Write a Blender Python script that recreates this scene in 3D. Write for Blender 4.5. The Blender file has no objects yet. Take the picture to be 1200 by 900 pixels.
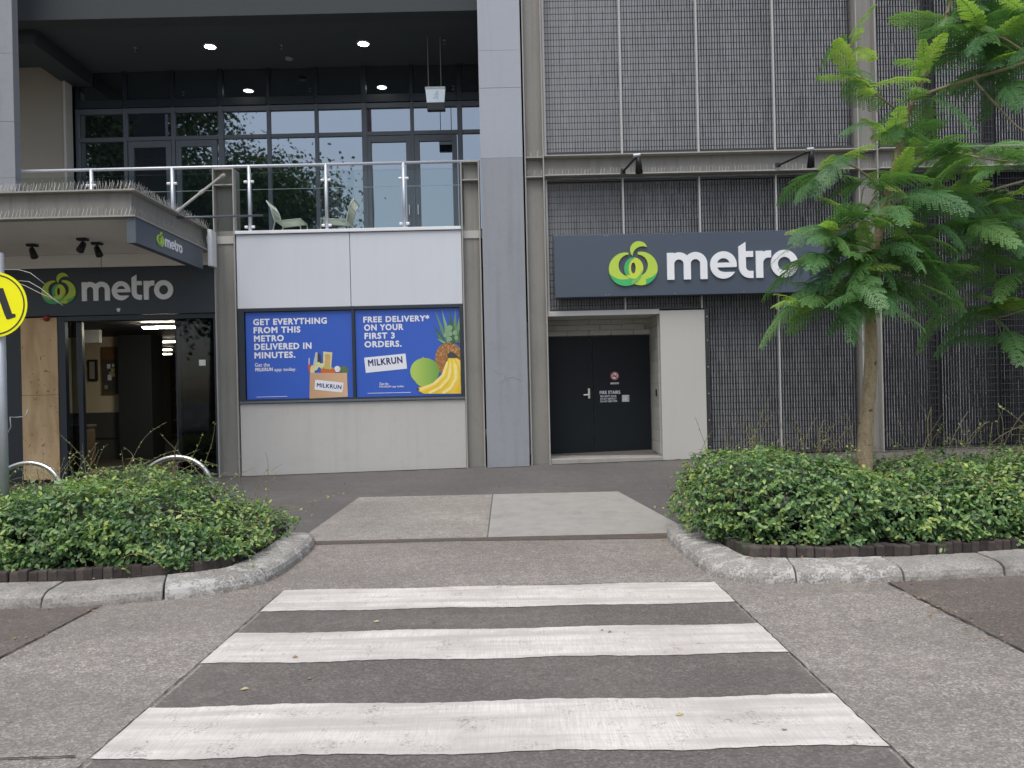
import bpy, bmesh, math, random
import numpy as np
from mathutils import Vector, Matrix, Quaternion, noise

random.seed(7)
RNG = np.random.default_rng(7)
S = bpy.context.scene
C = S.collection
R = math.radians

# ------------------------------------------------------------------ camera
EYE = 1.6
FPX = 900.0            # focal length in pixels of the 1200 x 900 photograph
ROLL = R(1.3)
HOR = 10.0             # horizon below the picture centre, pixels
cam_d = bpy.data.cameras.new('camera')
cam = bpy.data.objects.new('camera', cam_d)
C.objects.link(cam)
cam_d.sensor_width = 36.0
cam_d.lens = 36.0 * FPX / 1200.0
cam_d.shift_y = HOR / 1200.0
cam_d.clip_end = 1500
cam.matrix_world = Matrix.Translation((0, 0, EYE)) @ Matrix.Rotation(R(90), 4, 'X') @ Matrix.Rotation(-ROLL, 4, 'Z')
S.camera = cam

# ------------------------------------------------------------------ sky and sun (overcast)
SUN_EL, SUN_AZ = R(64), R(203)       # azimuth clockwise from +Y: behind the camera, to the left
w = bpy.data.worlds.new('World')
S.world = w
w.use_nodes = True
wn, wl = w.node_tree.nodes, w.node_tree.links
wn.clear()
sky = wn.new('ShaderNodeTexSky')
sky.sky_type = 'NISHITA'
sky.sun_disc = False
sky.sun_elevation = SUN_EL
sky.sun_rotation = SUN_AZ
sky.air_density = 1.0
sky.dust_density = 3.0
sky.ozone_density = 1.0
hs = wn.new('ShaderNodeHueSaturation')
hs.inputs['Saturation'].default_value = 0.68
bg = wn.new('ShaderNodeBackground')
bg.inputs['Strength'].default_value = 0.15
wo = wn.new('ShaderNodeOutputWorld')
wl.new(sky.outputs[0], hs.inputs['Color'])
wl.new(hs.outputs[0], bg.inputs['Color'])
wl.new(bg.outputs[0], wo.inputs['Surface'])
sun_d = bpy.data.lights.new('sun', 'SUN')
sun_d.energy = 1.0
sun_d.angle = R(40)
sun_d.color = (1.0, 0.985, 0.96)
sun = bpy.data.objects.new('sun', sun_d)
C.objects.link(sun)
sd = Vector((math.sin(SUN_AZ) * math.cos(SUN_EL), math.cos(SUN_AZ) * math.cos(SUN_EL), math.sin(SUN_EL)))
sun.rotation_euler = sd.to_track_quat('Z', 'Y').to_euler()
sun.location = sd * 60

S.view_settings.view_transform = 'Standard'
S.view_settings.look = 'None'
S.view_settings.exposure = 0.6
S.view_settings.gamma = 1.0
S.cycles.max_bounces = 8
S.cycles.diffuse_bounces = 4
S.cycles.transparent_max_bounces = 16
S.cycles.use_denoising = True

# ------------------------------------------------------------------ helpers
_c, _s = math.cos(ROLL), math.sin(ROLL)


def at(px, py, Y):
    """point at distance Y that was measured at a pixel of the photograph"""
    u, v = px - 600.0, py - 450.0
    ut, vt = _c * u - _s * v, _s * u + _c * v - HOR
    return Vector((ut / FPX * Y, Y, EYE - vt / FPX * Y))


def tag(o, label=None, cat=None, group=None, kind=None):
    if label: o['label'] = label
    if cat: o['category'] = cat
    if group: o['group'] = group
    if kind: o['kind'] = kind
    return o


def wloc(p):
    # every parent keeps its world place in its own location (children carry the inverse)
    return Vector(p.location)


def adopt(o, parent):
    o.parent = parent
    o.matrix_parent_inverse = Matrix.Translation(-wloc(parent))


def empty(name, loc, label=None, cat=None, group=None, parent=None, kind=None):
    o = bpy.data.objects.new(name, None)
    C.objects.link(o)
    o.empty_display_size = 0.1
    o.location = loc
    if parent: adopt(o, parent)
    tag(o, label, cat, group, kind)
    return o


class MB:
    def __init__(self):
        self.v, self.f = [], []

    def add(self, vs, fs):
        n = len(self.v)
        self.v += [tuple(p) for p in vs]
        self.f += [tuple(i + n for i in f) for f in fs]
        return self

    def box(self, x0, x1, y0, y1, z0, z1):
        return self.add([(x0, y0, z0), (x1, y0, z0), (x1, y1, z0), (x0, y1, z0), (x0, y0, z1), (x1, y0, z1), (x1, y1, z1), (x0, y1, z1)],
                        [(0, 3, 2, 1), (4, 5, 6, 7), (0, 1, 5, 4), (1, 2, 6, 5), (2, 3, 7, 6), (3, 0, 4, 7)])

    def quad(self, a, b, c, d):
        return self.add([a, b, c, d], [(0, 1, 2, 3)])

    def tube(self, pts, r, n=8, cap=True):
        pts = [Vector(p) for p in pts]
        rs = r if isinstance(r, (list, tuple)) else [r] * len(pts)
        vs, fs = [], []
        up = Vector((0, 0, 1))
        t0 = (pts[1] - pts[0]).normalized()
        a = t0.cross(up)
        if a.length < 1e-3: a = t0.cross(Vector((0, 1, 0)))
        a.normalize()
        for i, p in enumerate(pts):
            t = (pts[min(i + 1, len(pts) - 1)] - pts[max(i - 1, 0)]).normalized()
            a = (a - t * a.dot(t))
            if a.length < 1e-6: a = t.orthogonal()
            a.normalize()
            b = t.cross(a)
            for k in range(n):
                g = 2 * math.pi * k / n
                vs.append(p + (a * math.cos(g) + b * math.sin(g)) * rs[i])
        for i in range(len(pts) - 1):
            for k in range(n):
                k2 = (k + 1) % n
                fs.append((i * n + k, i * n + k2, (i + 1) * n + k2, (i + 1) * n + k))
        if cap:
            fs.append(tuple(range(n - 1, -1, -1)))
            m = (len(pts) - 1) * n
            fs.append(tuple(m + k for k in range(n)))
        return self.add(vs, fs)

    def prism(self, poly, ax, d0, d1):
        """poly of 2-D points extruded along an axis: 'y' -> (x,z), 'x' -> (y,z), 'z' -> (x,y)"""
        n = len(poly)
        mk = {'y': lambda p, d: (p[0], d, p[1]), 'x': lambda p, d: (d, p[0], p[1]), 'z': lambda p, d: (p[0], p[1], d)}[ax]
        vs = [mk(p, d0) for p in poly] + [mk(p, d1) for p in poly]
        fs = [tuple(range(n)), tuple(range(2 * n - 1, n - 1, -1))]
        for i in range(n):
            j = (i + 1) % n
            fs.append((i, i + n, j + n, j))
        return self.add(vs, fs)

    def mesh(self, name, mat):
        me = bpy.data.meshes.new(name)
        me.from_pydata(self.v, [], self.f)
        me.validate()
        bm = bmesh.new()
        bm.from_mesh(me)
        bmesh.ops.recalc_face_normals(bm, faces=bm.faces)
        bm.to_mesh(me)
        bm.free()
        if mat is not None: me.materials.append(mat)
        return me

    def build(self, name, mat, parent=None, bevel=0, smooth=False, label=None, cat=None, group=None, kind=None):
        me = self.mesh(name, mat)
        return obj(name, me, parent, bevel, smooth, label, cat, group, kind)


def obj(name, me, parent=None, bevel=0, smooth=False, label=None, cat=None, group=None, kind=None):
    o = bpy.data.objects.new(name, me)
    C.objects.link(o)
    if parent: adopt(o, parent)
    if smooth:
        for p in me.polygons: p.use_smooth = True
    if bevel:
        m = o.modifiers.new('bevel', 'BEVEL')
        m.width = bevel
        m.segments = 2
        m.limit_method = 'ANGLE'
        m.angle_limit = R(40)
    tag(o, label, cat, group, kind)
    return o


def bx(name, mat, parent, x0, x1, y0, y1, z0, z1, bevel=0.004, **k):
    return MB().box(x0, x1, y0, y1, z0, z1).build(name, mat, parent, bevel, **k)


# ---- 2-D shapes from distance fields (lettering, emblem, prints)
def circ(X, Y, cx, cy, rx, ry=None):
    ry = ry or rx
    return (np.sqrt(((X - cx) / rx) ** 2 + ((Y - cy) / ry) ** 2) - 1) * min(rx, ry)


def rect(X, Y, x0, x1, y0, y1):
    return np.maximum(np.maximum(x0 - X, X - x1), np.maximum(y0 - Y, Y - y1))


def seg(X, Y, x0, y0, x1, y1, r):
    dx, dy = x1 - x0, y1 - y0
    t = np.clip(((X - x0) * dx + (Y - y0) * dy) / (dx * dx + dy * dy), 0, 1)
    return np.hypot(X - x0 - t * dx, Y - y0 - t * dy) - r


def U(*a):
    r = a[0]
    for b in a[1:]: r = np.minimum(r, b)
    return r


def I(*a):
    r = a[0]
    for b in a[1:]: r = np.maximum(r, b)
    return r


def contours(fn, x0, x1, y0, y1, n):
    nx = n
    ny = max(4, int(n * (y1 - y0) / (x1 - x0)))
    xs, ys = np.linspace(x0, x1, nx), np.linspace(y0, y1, ny)
    X, Y = np.meshgrid(xs, ys)
    F = fn(X, Y)
    F[F == 0] = 1e-6
    F[0, :] = F[-1, :] = 1
    F[:, 0] = F[:, -1] = 1
    adj = {}
    pos = {}

    def node(k, i, j):
        key = (k, i, j)
        if key not in pos:
            if k == 0:
                t = F[j, i] / (F[j, i] - F[j, i + 1])
                pos[key] = (xs[i] + t * (xs[i + 1] - xs[i]), ys[j])
            else:
                t = F[j, i] / (F[j, i] - F[j + 1, i])
                pos[key] = (xs[i], ys[j] + t * (ys[j + 1] - ys[j]))
        return key
    IN = F < 0
    mixed = (IN[:-1, :-1].astype(int) + IN[:-1, 1:] + IN[1:, :-1] + IN[1:, 1:])
    for j, i in zip(*np.where((mixed > 0) & (mixed < 4))):
        i, j = int(i), int(j)
        e = []
        if IN[j, i] != IN[j, i + 1]: e.append(node(0, i, j))
        if IN[j, i + 1] != IN[j + 1, i + 1]: e.append(node(1, i + 1, j))
        if IN[j + 1, i] != IN[j + 1, i + 1]: e.append(node(0, i, j + 1))
        if IN[j, i] != IN[j + 1, i]: e.append(node(1, i, j))
        for a, b in ((e[0], e[1]),) if len(e) == 2 else ((e[0], e[1]), (e[2], e[3])):
            adj.setdefault(a, []).append(b)
            adj.setdefault(b, []).append(a)
    loops, seen = [], set()
    for st in list(adj):
        if st in seen: continue
        loop, cur, prev = [], st, None
        while cur is not None and cur not in seen:
            seen.add(cur)
            loop.append(pos[cur])
            nxt = [q for q in adj[cur] if q != prev and q not in seen]
            prev, cur = cur, (nxt[0] if nxt else None)
        if len(loop) > 3: loops.append(loop)
    return loops


def loops_mesh(loops, thick):
    cu = bpy.data.curves.new('shape', 'CURVE')
    cu.dimensions = '2D'
    cu.fill_mode = 'BOTH'
    cu.extrude = thick / 2
    for lp in loops:
        sp = cu.splines.new('POLY')
        sp.points.add(len(lp) - 1)
        for k, p in enumerate(lp): sp.points[k].co = (p[0], p[1], 0, 1)
        sp.use_cyclic_u = True
    o = bpy.data.objects.new('shape', cu)
    return grab(o)


def grab(o):
    C.objects.link(o)
    dg = bpy.context.evaluated_depsgraph_get()
    me = bpy.data.meshes.new_from_object(o.evaluated_get(dg))
    v = [tuple(p.co) for p in me.vertices]
    f = [tuple(p.vertices) for p in me.polygons]
    d = o.data
    bpy.data.objects.remove(o)
    bpy.data.meshes.remove(me)
    bpy.data.curves.remove(d)
    return v, f


def text_shape(s, bold=0.0, thick=0.004):
    """lettering as one filled outline; bold thickens the strokes evenly (via a distance field)"""
    cu = bpy.data.curves.new('text', 'FONT')
    cu.body = s
    cu.size = 1
    cu.resolution_u = 3
    if bold <= 0:
        cu.extrude = thick / 2
        return grab(bpy.data.objects.new('text', cu))
    cu.space_character = 1.0 + bold * 3.4
    v, f = grab(bpy.data.objects.new('text', cu))
    ec = {}
    for p in f:
        for i, j in zip(p, p[1:] + p[:1]):
            k = (min(i, j), max(i, j))
            ec[k] = ec.get(k, 0) + 1
    sg = np.array([(v[i][0], v[i][1], v[j][0], v[j][1]) for (i, j), n in ec.items() if n == 1])
    x0, x1, y0, y1 = sg[:, [0, 2]].min(), sg[:, [0, 2]].max(), sg[:, [1, 3]].min(), sg[:, [1, 3]].max()

    def field(X, Y):
        d2 = np.full(X.shape, 1e9)
        ins = np.zeros(X.shape, bool)
        for ax, ay, bx_, by_ in sg:
            dx, dy = bx_ - ax, by_ - ay
            l2 = dx * dx + dy * dy
            if l2 < 1e-12: continue
            t = np.clip(((X - ax) * dx + (Y - ay) * dy) / l2, 0, 1)
            d2 = np.minimum(d2, (X - ax - t * dx) ** 2 + (Y - ay - t * dy) ** 2)
            if ay != by_:
                ins ^= ((ay > Y) != (by_ > Y)) & (X < dx * (Y - ay) / dy + ax)
        d = np.sqrt(d2)
        return np.where(ins, -d, d) - bold
    m_ = bold + 0.05
    n = int((x1 - x0 + 2 * m_) / 0.017)
    return loops_mesh(contours(field, x0 - m_, x1 + m_, y0 - m_, y1 + m_, n), thick)


def lay(vf, origin, ux=(1, 0, 0), uy=(0, 0, 1), un=(0, -1, 0), sx=1, sy=1, sn=1, rot=0, x0=0, y0=0):
    """2-D shape onto a plane in the scene"""
    o, ux, uy, un = Vector(origin), Vector(ux), Vector(uy), Vector(un)
    cr, sr = math.cos(rot), math.sin(rot)
    out = []
    for p in vf[0]:
        a, b = (p[0] - x0) * sx, (p[1] - y0) * sy
        out.append(o + ux * (a * cr - b * sr) + uy * (a * sr + b * cr) + un * (p[2] * sn))
    return out, vf[1]


def bounds(vf):
    xs = [p[0] for p in vf[0]]
    ys = [p[1] for p in vf[0]]
    return min(xs), max(xs), min(ys), max(ys)


def put(name, vf, mat, parent, **k):
    m = MB()
    m.add(*vf)
    return m.build(name, mat, parent, **k)


# ------------------------------------------------------------------ materials
def mk(name):
    m = bpy.data.materials.new(name)
    m.use_nodes = True
    nt = m.node_tree
    b = nt.nodes['Principled BSDF']
    return m, nt, b


def nnode(nt, typ, **kw):
    n = nt.nodes.new(typ)
    for k, v in kw.items():
        try:
            n.inputs[k].default_value = v
        except Exception:
            setattr(n, k, v)
    return n


def ramp(nt, src, stops):
    r = nt.nodes.new('ShaderNodeValToRGB')
    e = r.color_ramp.elements
    while len(e) < len(stops): e.new(0.5)
    for k, (p, c) in enumerate(stops):
        e[k].position = p
        e[k].color = (*c, 1) if len(c) == 3 else c
    nt.links.new(src, r.inputs[0])
    return r.outputs[0]


def mixc(nt, fac, a, b, mode='MIX'):
    m = nt.nodes.new('ShaderNodeMix')
    m.data_type = 'RGBA'
    m.blend_type = mode
    if isinstance(fac, (int, float)): m.inputs[0].default_value = fac
    else: nt.links.new(fac, m.inputs[0])
    for k, x in ((6, a), (7, b)):
        if isinstance(x, tuple): m.inputs[k].default_value = (*x, 1)
        else: nt.links.new(x, m.inputs[k])
    return m.outputs[2]


def coords(nt, scale=(1, 1, 1), kind='Object'):
    tc = nt.nodes.new('ShaderNodeTexCoord')
    mp = nt.nodes.new('ShaderNodeMapping')
    mp.inputs['Scale'].default_value = scale
    nt.links.new(tc.outputs[kind], mp.inputs[0])
    return mp.outputs[0]


def noise_tex(nt, vec, scale, detail=4, rough=0.55):
    n = nt.nodes.new('ShaderNodeTexNoise')
    n.inputs['Scale'].default_value = scale
    n.inputs['Detail'].default_value = detail
    n.inputs['Roughness'].default_value = rough
    nt.links.new(vec, n.inputs['Vector'])
    return n.outputs['Fac']


def bump(nt, b, h, strength, dist):
    bp = nt.nodes.new('ShaderNodeBump')
    bp.inputs['Strength'].default_value = strength
    bp.inputs['Distance'].default_value = dist
    nt.links.new(h, bp.inputs['Height'])
    nt.links.new(bp.outputs[0], b.inputs['Normal'])


def k3(c, f):
    return tuple(min(1, x * f) for x in c)


def surf(name, col, rough=0.6, var=0.12, scale=1.5, fine=40, bmp=0.0, metal=0.0, streak=0.0, dirt=0.0, rnd=0.0, spec=0.5):
    """painted / concrete / metal surface: broad mottling, fine grain, rain streaks, dirt"""
    m, nt, b = mk(name)
    v = coords(nt)
    n1 = noise_tex(nt, v, scale, 5)
    c = ramp(nt, n1, [(0.3, k3(col, 1 - var)), (0.7, k3(col, 1 + var))])
    n2 = noise_tex(nt, v, fine, 3)
    c = mixc(nt, 0.5, c, ramp(nt, n2, [(0.3, k3(col, 1 - var * .6)), (0.7, k3(col, 1 + var * .6))]))
    if streak:
        vs = coords(nt, (9, 9, 0.35))
        n3 = noise_tex(nt, vs, 1.2, 4)
        f = ramp(nt, n3, [(0.5, (0, 0, 0)), (0.72, (streak,) * 3)])
        c = mixc(nt, f, c, k3(col, 0.55))
    if dirt:
        n4 = noise_tex(nt, v, 3.3, 6, 0.7)
        f = ramp(nt, n4, [(0.52, (0, 0, 0)), (0.7, (dirt,) * 3)])
        c = mixc(nt, f, c, (0.09, 0.075, 0.06))
    if rnd:
        oi = nt.nodes.new('ShaderNodeObjectInfo')
        f = ramp(nt, oi.outputs['Random'], [(0, (1 - rnd,) * 3), (1, (1 + rnd,) * 3)])
        c = mixc(nt, 1.0, c, f, 'MULTIPLY')
    nt.links.new(c, b.inputs['Base Color'])
    b.inputs['Roughness'].default_value = rough
    b.inputs['Metallic'].default_value = metal
    b.inputs['Specular IOR Level'].default_value = spec
    if bmp: bump(nt, b, n2, 0.5, bmp)
    return m


def asphalt(name, base, light, speck=0.5, seed=0.0, patchy=0.25, bmp=0.004, tint=(1.0, 0.99, 0.965)):
    m, nt, b = mk(name)
    v = coords(nt)
    vo = nt.nodes.new('ShaderNodeTexVoronoi')
    vo.inputs['Scale'].default_value = 92
    nt.links.new(v, vo.inputs['Vector'])
    sp = nt.nodes.new('ShaderNodeSeparateColor')
    nt.links.new(vo.outputs['Color'], sp.inputs[0])
    agg = ramp(nt, sp.outputs[0], [(0.0, k3(base, 0.35)), (0.4, base), (0.75, light), (1.0, k3(light, 1.7))])
    big = noise_tex(nt, v, 0.7, 6, 0.62)
    c = mixc(nt, ramp(nt, big, [(0.35, (0, 0, 0)), (0.65, (1, 1, 1))]), k3(base, 1 - patchy), k3(light, 0.8 + patchy))
    c = mixc(nt, speck, c, agg)
    med = noise_tex(nt, v, 9, 5, 0.7)
    c = mixc(nt, ramp(nt, med, [(0.4, (0.55,) * 3), (0.62, (1.1,) * 3)]), k3(base, 0.75), c)
    trk = noise_tex(nt, coords(nt, (0.12, 0.9, 1)), 1.6, 4, 0.55)        # wheel polish along the road
    c = mixc(nt, ramp(nt, trk, [(0.42, (0.3,) * 3), (0.62, (0, 0, 0))]), c, k3(base, 0.7))
    st_ = noise_tex(nt, v, 2.1, 6, 0.72)                                  # oil and water stains
    c = mixc(nt, ramp(nt, st_, [(0.6, (0, 0, 0)), (0.72, (0.4,) * 3)]), c, k3(base, 0.5))
    gv = nt.nodes.new('ShaderNodeTexVoronoi')                             # old chewing gum
    gv.inputs['Scale'].default_value = 2.6
    nt.links.new(v, gv.inputs['Vector'])
    c = mixc(nt, ramp(nt, gv.outputs['Distance'], [(0.035, (0.6,) * 3), (0.055, (0, 0, 0))]), c, k3(base, 0.45))
    c = mixc(nt, 1.0, c, tint, 'MULTIPLY')
    nt.links.new(c, b.inputs['Base Color'])
    b.inputs['Roughness'].default_value = 0.82
    b.inputs['Specular IOR Level'].default_value = 0.35
    h = mixc(nt, 0.35, vo.outputs['Distance'], noise_tex(nt, v, 150, 2))
    bump(nt, b, h, 0.9, bmp)
    return m


M = {}
M['road'] = asphalt('road_asphalt', (0.225, 0.203, 0.186), (0.35, 0.32, 0.294), 0.6, bmp=0.004)
M['road_dark'] = asphalt('crossing_asphalt', (0.14, 0.125, 0.116), (0.188, 0.17, 0.159), 0.45, bmp=0.002)
M['lane'] = asphalt('parking_asphalt', (0.135, 0.115, 0.102), (0.21, 0.18, 0.16), 0.5)
M['path'] = asphalt('footpath_asphalt', (0.12, 0.112, 0.108), (0.158, 0.148, 0.142), 0.22, bmp=0.0015, patchy=0.12)
M['slab_rough'] = asphalt('exposed_aggregate', (0.26, 0.24, 0.218), (0.37, 0.345, 0.312), 0.5)
M['slab_smooth'] = surf('worn_concrete', (0.31, 0.295, 0.268), 0.8, 0.16, 5, 90, 0.003, dirt=0.22)
M['dirt'] = surf('gutter_dirt', (0.1, 0.08, 0.065), 0.9, 0.35, 8, 90, 0.004)
M['soil'] = surf('soil', (0.035, 0.026, 0.02), 0.95, 0.4, 10, 60, 0.01)
M['seam'] = surf('seam_debris_foot_shade', (0.042, 0.034, 0.027), 0.9, 0.5, 22, 90, 0.006)
M['ground'] = surf('far_ground', (0.12, 0.115, 0.11), 0.9, 0.2, 0.2, 8)


def paint_mat():
    m, nt, b = mk('road_paint')
    v = coords(nt)
    st = noise_tex(nt, coords(nt, (120, 5, 1)), 1.0, 3)
    big = noise_tex(nt, v, 1.6, 7, 0.7)
    fine = noise_tex(nt, v, 70, 4, 0.7)
    c = ramp(nt, big, [(0.3, (0.5, 0.455, 0.415)), (0.52, (0.66, 0.62, 0.57)), (0.75, (0.78, 0.745, 0.69))])
    c = mixc(nt, ramp(nt, st, [(0.42, (0.32,) * 3), (0.6, (0, 0, 0))]), c, (0.40, 0.365, 0.335))
    tyre = noise_tex(nt, coords(nt, (0.5, 6, 1)), 1.4, 5, 0.6)
    c = mixc(nt, ramp(nt, tyre, [(0.42, (0, 0, 0)), (0.64, (0.75,) * 3)]), c, (0.42, 0.385, 0.35))
    worn = mixc(nt, 0.5, fine, noise_tex(nt, v, 5, 6, 0.75))
    f = ramp(nt, worn, [(0.555, (0, 0, 0)), (0.625, (0.75,) * 3)])
    c = mixc(nt, f, c, (0.17, 0.16, 0.15))
    nt.links.new(c, b.inputs['Base Color'])
    b.inputs['Roughness'].default_value = 0.7
    bump(nt, b, fine, 0.6, 0.002)
    return m


M['paint'] = paint_mat()


def kerb_mat(name, painted):
    m, nt, b = mk(name)
    v = coords(nt)
    n = noise_tex(nt, v, 55, 5, 0.75)
    c = ramp(nt, n, [(0.3, (0.15, 0.14, 0.125)), (0.5, (0.3, 0.285, 0.26)), (0.72, (0.43, 0.41, 0.38))])
    big = noise_tex(nt, v, 3.5, 6, 0.7)
    c = mixc(nt, ramp(nt, big, [(0.45, (0, 0, 0)), (0.7, (0.75,) * 3)]), c, (0.12, 0.11, 0.098))
    if painted:
        p = mixc(nt, 0.35, noise_tex(nt, v, 7, 6, 0.7), n)
        c = mixc(nt, ramp(nt, p, [(0.5, (0, 0, 0)), (0.55, (0.8,) * 3)]), c, (0.5, 0.485, 0.455))
    nt.links.new(c, b.inputs['Base Color'])
    b.inputs['Roughness'].default_value = 0.85
    bump(nt, b, n, 0.8, 0.006)
    return m


M['kerb'] = kerb_mat('kerb_concrete', False)
M['kerb_paint'] = kerb_mat('kerb_flaking_paint', True)
M['brick'] = surf('dark_brick', (0.06, 0.048, 0.042), 0.9, 0.5, 24, 90, 0.012, rnd=0.45)
M['moss_brick'] = surf('mossy_brick', (0.075, 0.072, 0.05), 0.9, 0.4, 14, 80, 0.006, rnd=0.3)

M['column'] = surf('column_panel', (0.325, 0.345, 0.38), 0.5, 0.06, 0.8, 30, streak=0.16)
M['column_low'] = surf('column_panel_scuffed', (0.255, 0.268, 0.29), 0.55, 0.08, 0.9, 30, streak=0.25, dirt=0.1)
M['steel'] = surf('taupe_steel', (0.235, 0.225, 0.2), 0.6, 0.13, 1.2, 25, streak=0.5, dirt=0.15)
M['steel_light'] = surf('taupe_steel_edge', (0.33, 0.32, 0.29), 0.6, 0.1, 2, 30, streak=0.3)
M['spandrel'] = surf('pale_grey_panel', (0.57, 0.59, 0.625), 0.45, 0.025, 0.7, 20, streak=0.06)
M['white_metal'] = surf('white_capping', (0.72, 0.73, 0.74), 0.4, 0.04, 2, 30)
M['render'] = surf('rendered_wall', (0.46, 0.445, 0.42), 0.85, 0.06, 1.1, 110, 0.004, streak=0.12, dirt=0.08)
M['cream'] = surf('cream_wall', (0.47, 0.455, 0.415), 0.85, 0.05, 1.0, 90, 0.003, streak=0.08)
M['block'] = surf('cream_block', (0.42, 0.41, 0.37), 0.85, 0.06, 2, 90, 0.003, rnd=0.05)
M['backing'] = surf('backing_sheet', (0.63, 0.64, 0.66), 0.6, 0.1, 0.8, 12, streak=0.2)
M['grate'] = surf('dark_grating', (0.028, 0.029, 0.032), 0.5, 0.15, 3, 30)
M['mullion'] = surf('pale_strip', (0.42, 0.41, 0.39), 0.55, 0.08, 2, 30)
M['sign'] = surf('slate_sign', (0.058, 0.076, 0.104), 0.38, 0.05, 0.8, 15)
M['navy'] = surf('dark_navy_frame', (0.018, 0.026, 0.036), 0.38, 0.12, 2, 20)
M['frame'] = surf('window_frame', (0.1, 0.115, 0.135), 0.4, 0.08, 2, 20)
M['door'] = surf('fire_door_paint', (0.007, 0.010, 0.013), 0.5, 0.15, 2, 25, spec=0.22)
M['ceiling'] = surf('dark_ceiling', (0.04, 0.05, 0.054), 0.75, 0.06, 1, 20)
M['beam_dark'] = surf('dark_beam', (0.03, 0.037, 0.04), 0.7, 0.06, 1, 20)
M['soffit'] = surf('pale_soffit', (0.74, 0.71, 0.66), 0.8, 0.04, 0.8, 20)
M['beige'] = surf('beige_wall', (0.33, 0.3, 0.25), 0.8, 0.05, 0.8, 20)
M['black'] = surf('black_metal', (0.012, 0.012, 0.013), 0.45, 0.1, 3, 30)
M['rail'] = surf('silver_rail', (0.55, 0.58, 0.62), 0.35, 0.05, 3, 30, metal=0.35)
M['stainless'] = surf('stainless', (0.6, 0.59, 0.57), 0.28, 0.06, 6, 60, metal=0.95)
M['galv'] = surf('galvanised_pipe', (0.42, 0.44, 0.46), 0.45, 0.1, 12, 60, metal=0.5)
M['white'] = surf('white_letter', (0.78, 0.79, 0.8), 0.4, 0.02, 2, 20)
M['spike'] = surf('spike_wire', (0.4, 0.39, 0.36), 0.45, 0.1, 5, 20, metal=0.4)
M['blue'] = surf('blue_print', (0.03, 0.1, 0.47), 0.35, 0.05, 0.7, 8)
M['print_white'] = surf('white_print', (0.72, 0.73, 0.78), 0.4, 0.02, 2, 20)
M['print_navy'] = surf('navy_print', (0.012, 0.02, 0.12), 0.4, 0.05, 2, 20)
M['yellow'] = surf('sign_yellow', (1.0, 0.95, 0.0), 0.4, 0.03, 3, 20)
M['timber'] = surf('grey_box', (0.35, 0.34, 0.3), 0.7, 0.1, 3, 20)
M['chair'] = surf('pale_green_wire', (0.6, 0.63, 0.53), 0.45, 0.05, 4, 20)
M['paper'] = surf('white_paper', (0.75, 0.75, 0.73), 0.6, 0.03, 3, 20)
M['floor_in'] = surf('shop_floor', (0.06, 0.055, 0.048), 0.7, 0.1, 1, 20)
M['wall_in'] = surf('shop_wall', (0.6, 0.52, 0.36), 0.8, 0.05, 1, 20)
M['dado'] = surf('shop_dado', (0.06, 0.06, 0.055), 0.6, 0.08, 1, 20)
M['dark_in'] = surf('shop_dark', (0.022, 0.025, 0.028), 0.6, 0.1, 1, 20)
M['red'] = surf('red_plastic', (0.25, 0.03, 0.02), 0.4, 0.05, 5, 20)


def emit(name, col, st):
    m, nt, b = mk(name)
    b.inputs['Base Color'].default_value = (*col, 1)
    b.inputs['Emission Color'].default_value = (*col, 1)
    b.inputs['Emission Strength'].default_value = st
    return m


M['lamp'] = emit('downlight_lens', (1.0, 0.97, 0.88), 14)
M['tube'] = emit('ceiling_tube', (1.0, 0.9, 0.7), 130)
M['tube_far'] = emit('ceiling_tube_far', (1.0, 0.9, 0.7), 14)
M['exit'] = emit('exit_panel', (0.62, 0.72, 0.78), 0.18)


def mirror_glass():
    m, nt, b = mk('window_glass')
    v = coords(nt)
    b.inputs['Base Color'].default_value = (0.012, 0.015, 0.019, 1)
    b.inputs['Roughness'].default_value = 0.015
    b.inputs['IOR'].default_value = 3.3
    b.inputs['Specular Tint'].default_value = (0.8, 0.91, 1.0, 1)
    n = noise_tex(nt, v, 0.8, 1)
    bump(nt, b, n, 0.05, 0.02)
    return m


def clear_glass(name, refl, tint):
    m, nt, b = mk(name)
    nt.nodes.remove(b)
    out = nt.nodes['Material Output']
    t = nnode(nt, 'ShaderNodeBsdfTransparent')
    t.inputs[0].default_value = (*tint, 1)
    g = nnode(nt, 'ShaderNodeBsdfGlossy')
    g.inputs['Roughness'].default_value = 0.02
    fr = nt.nodes.new('ShaderNodeLayerWeight')
    fr.inputs['Blend'].default_value = refl
    mx = nt.nodes.new('ShaderNodeMixShader')
    nt.links.new(fr.outputs['Fresnel'], mx.inputs[0])
    nt.links.new(t.outputs[0], mx.inputs[1])
    nt.links.new(g.outputs[0], mx.inputs[2])
    nt.links.new(mx.outputs[0], out.inputs['Surface'])
    return m


M['mirror'] = mirror_glass()
M['glass'] = clear_glass('balustrade_glass', 0.22, (0.9, 0.94, 0.93))
M['shopglass'] = clear_glass('shop_glass', 0.3, (0.5, 0.55, 0.58))


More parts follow.
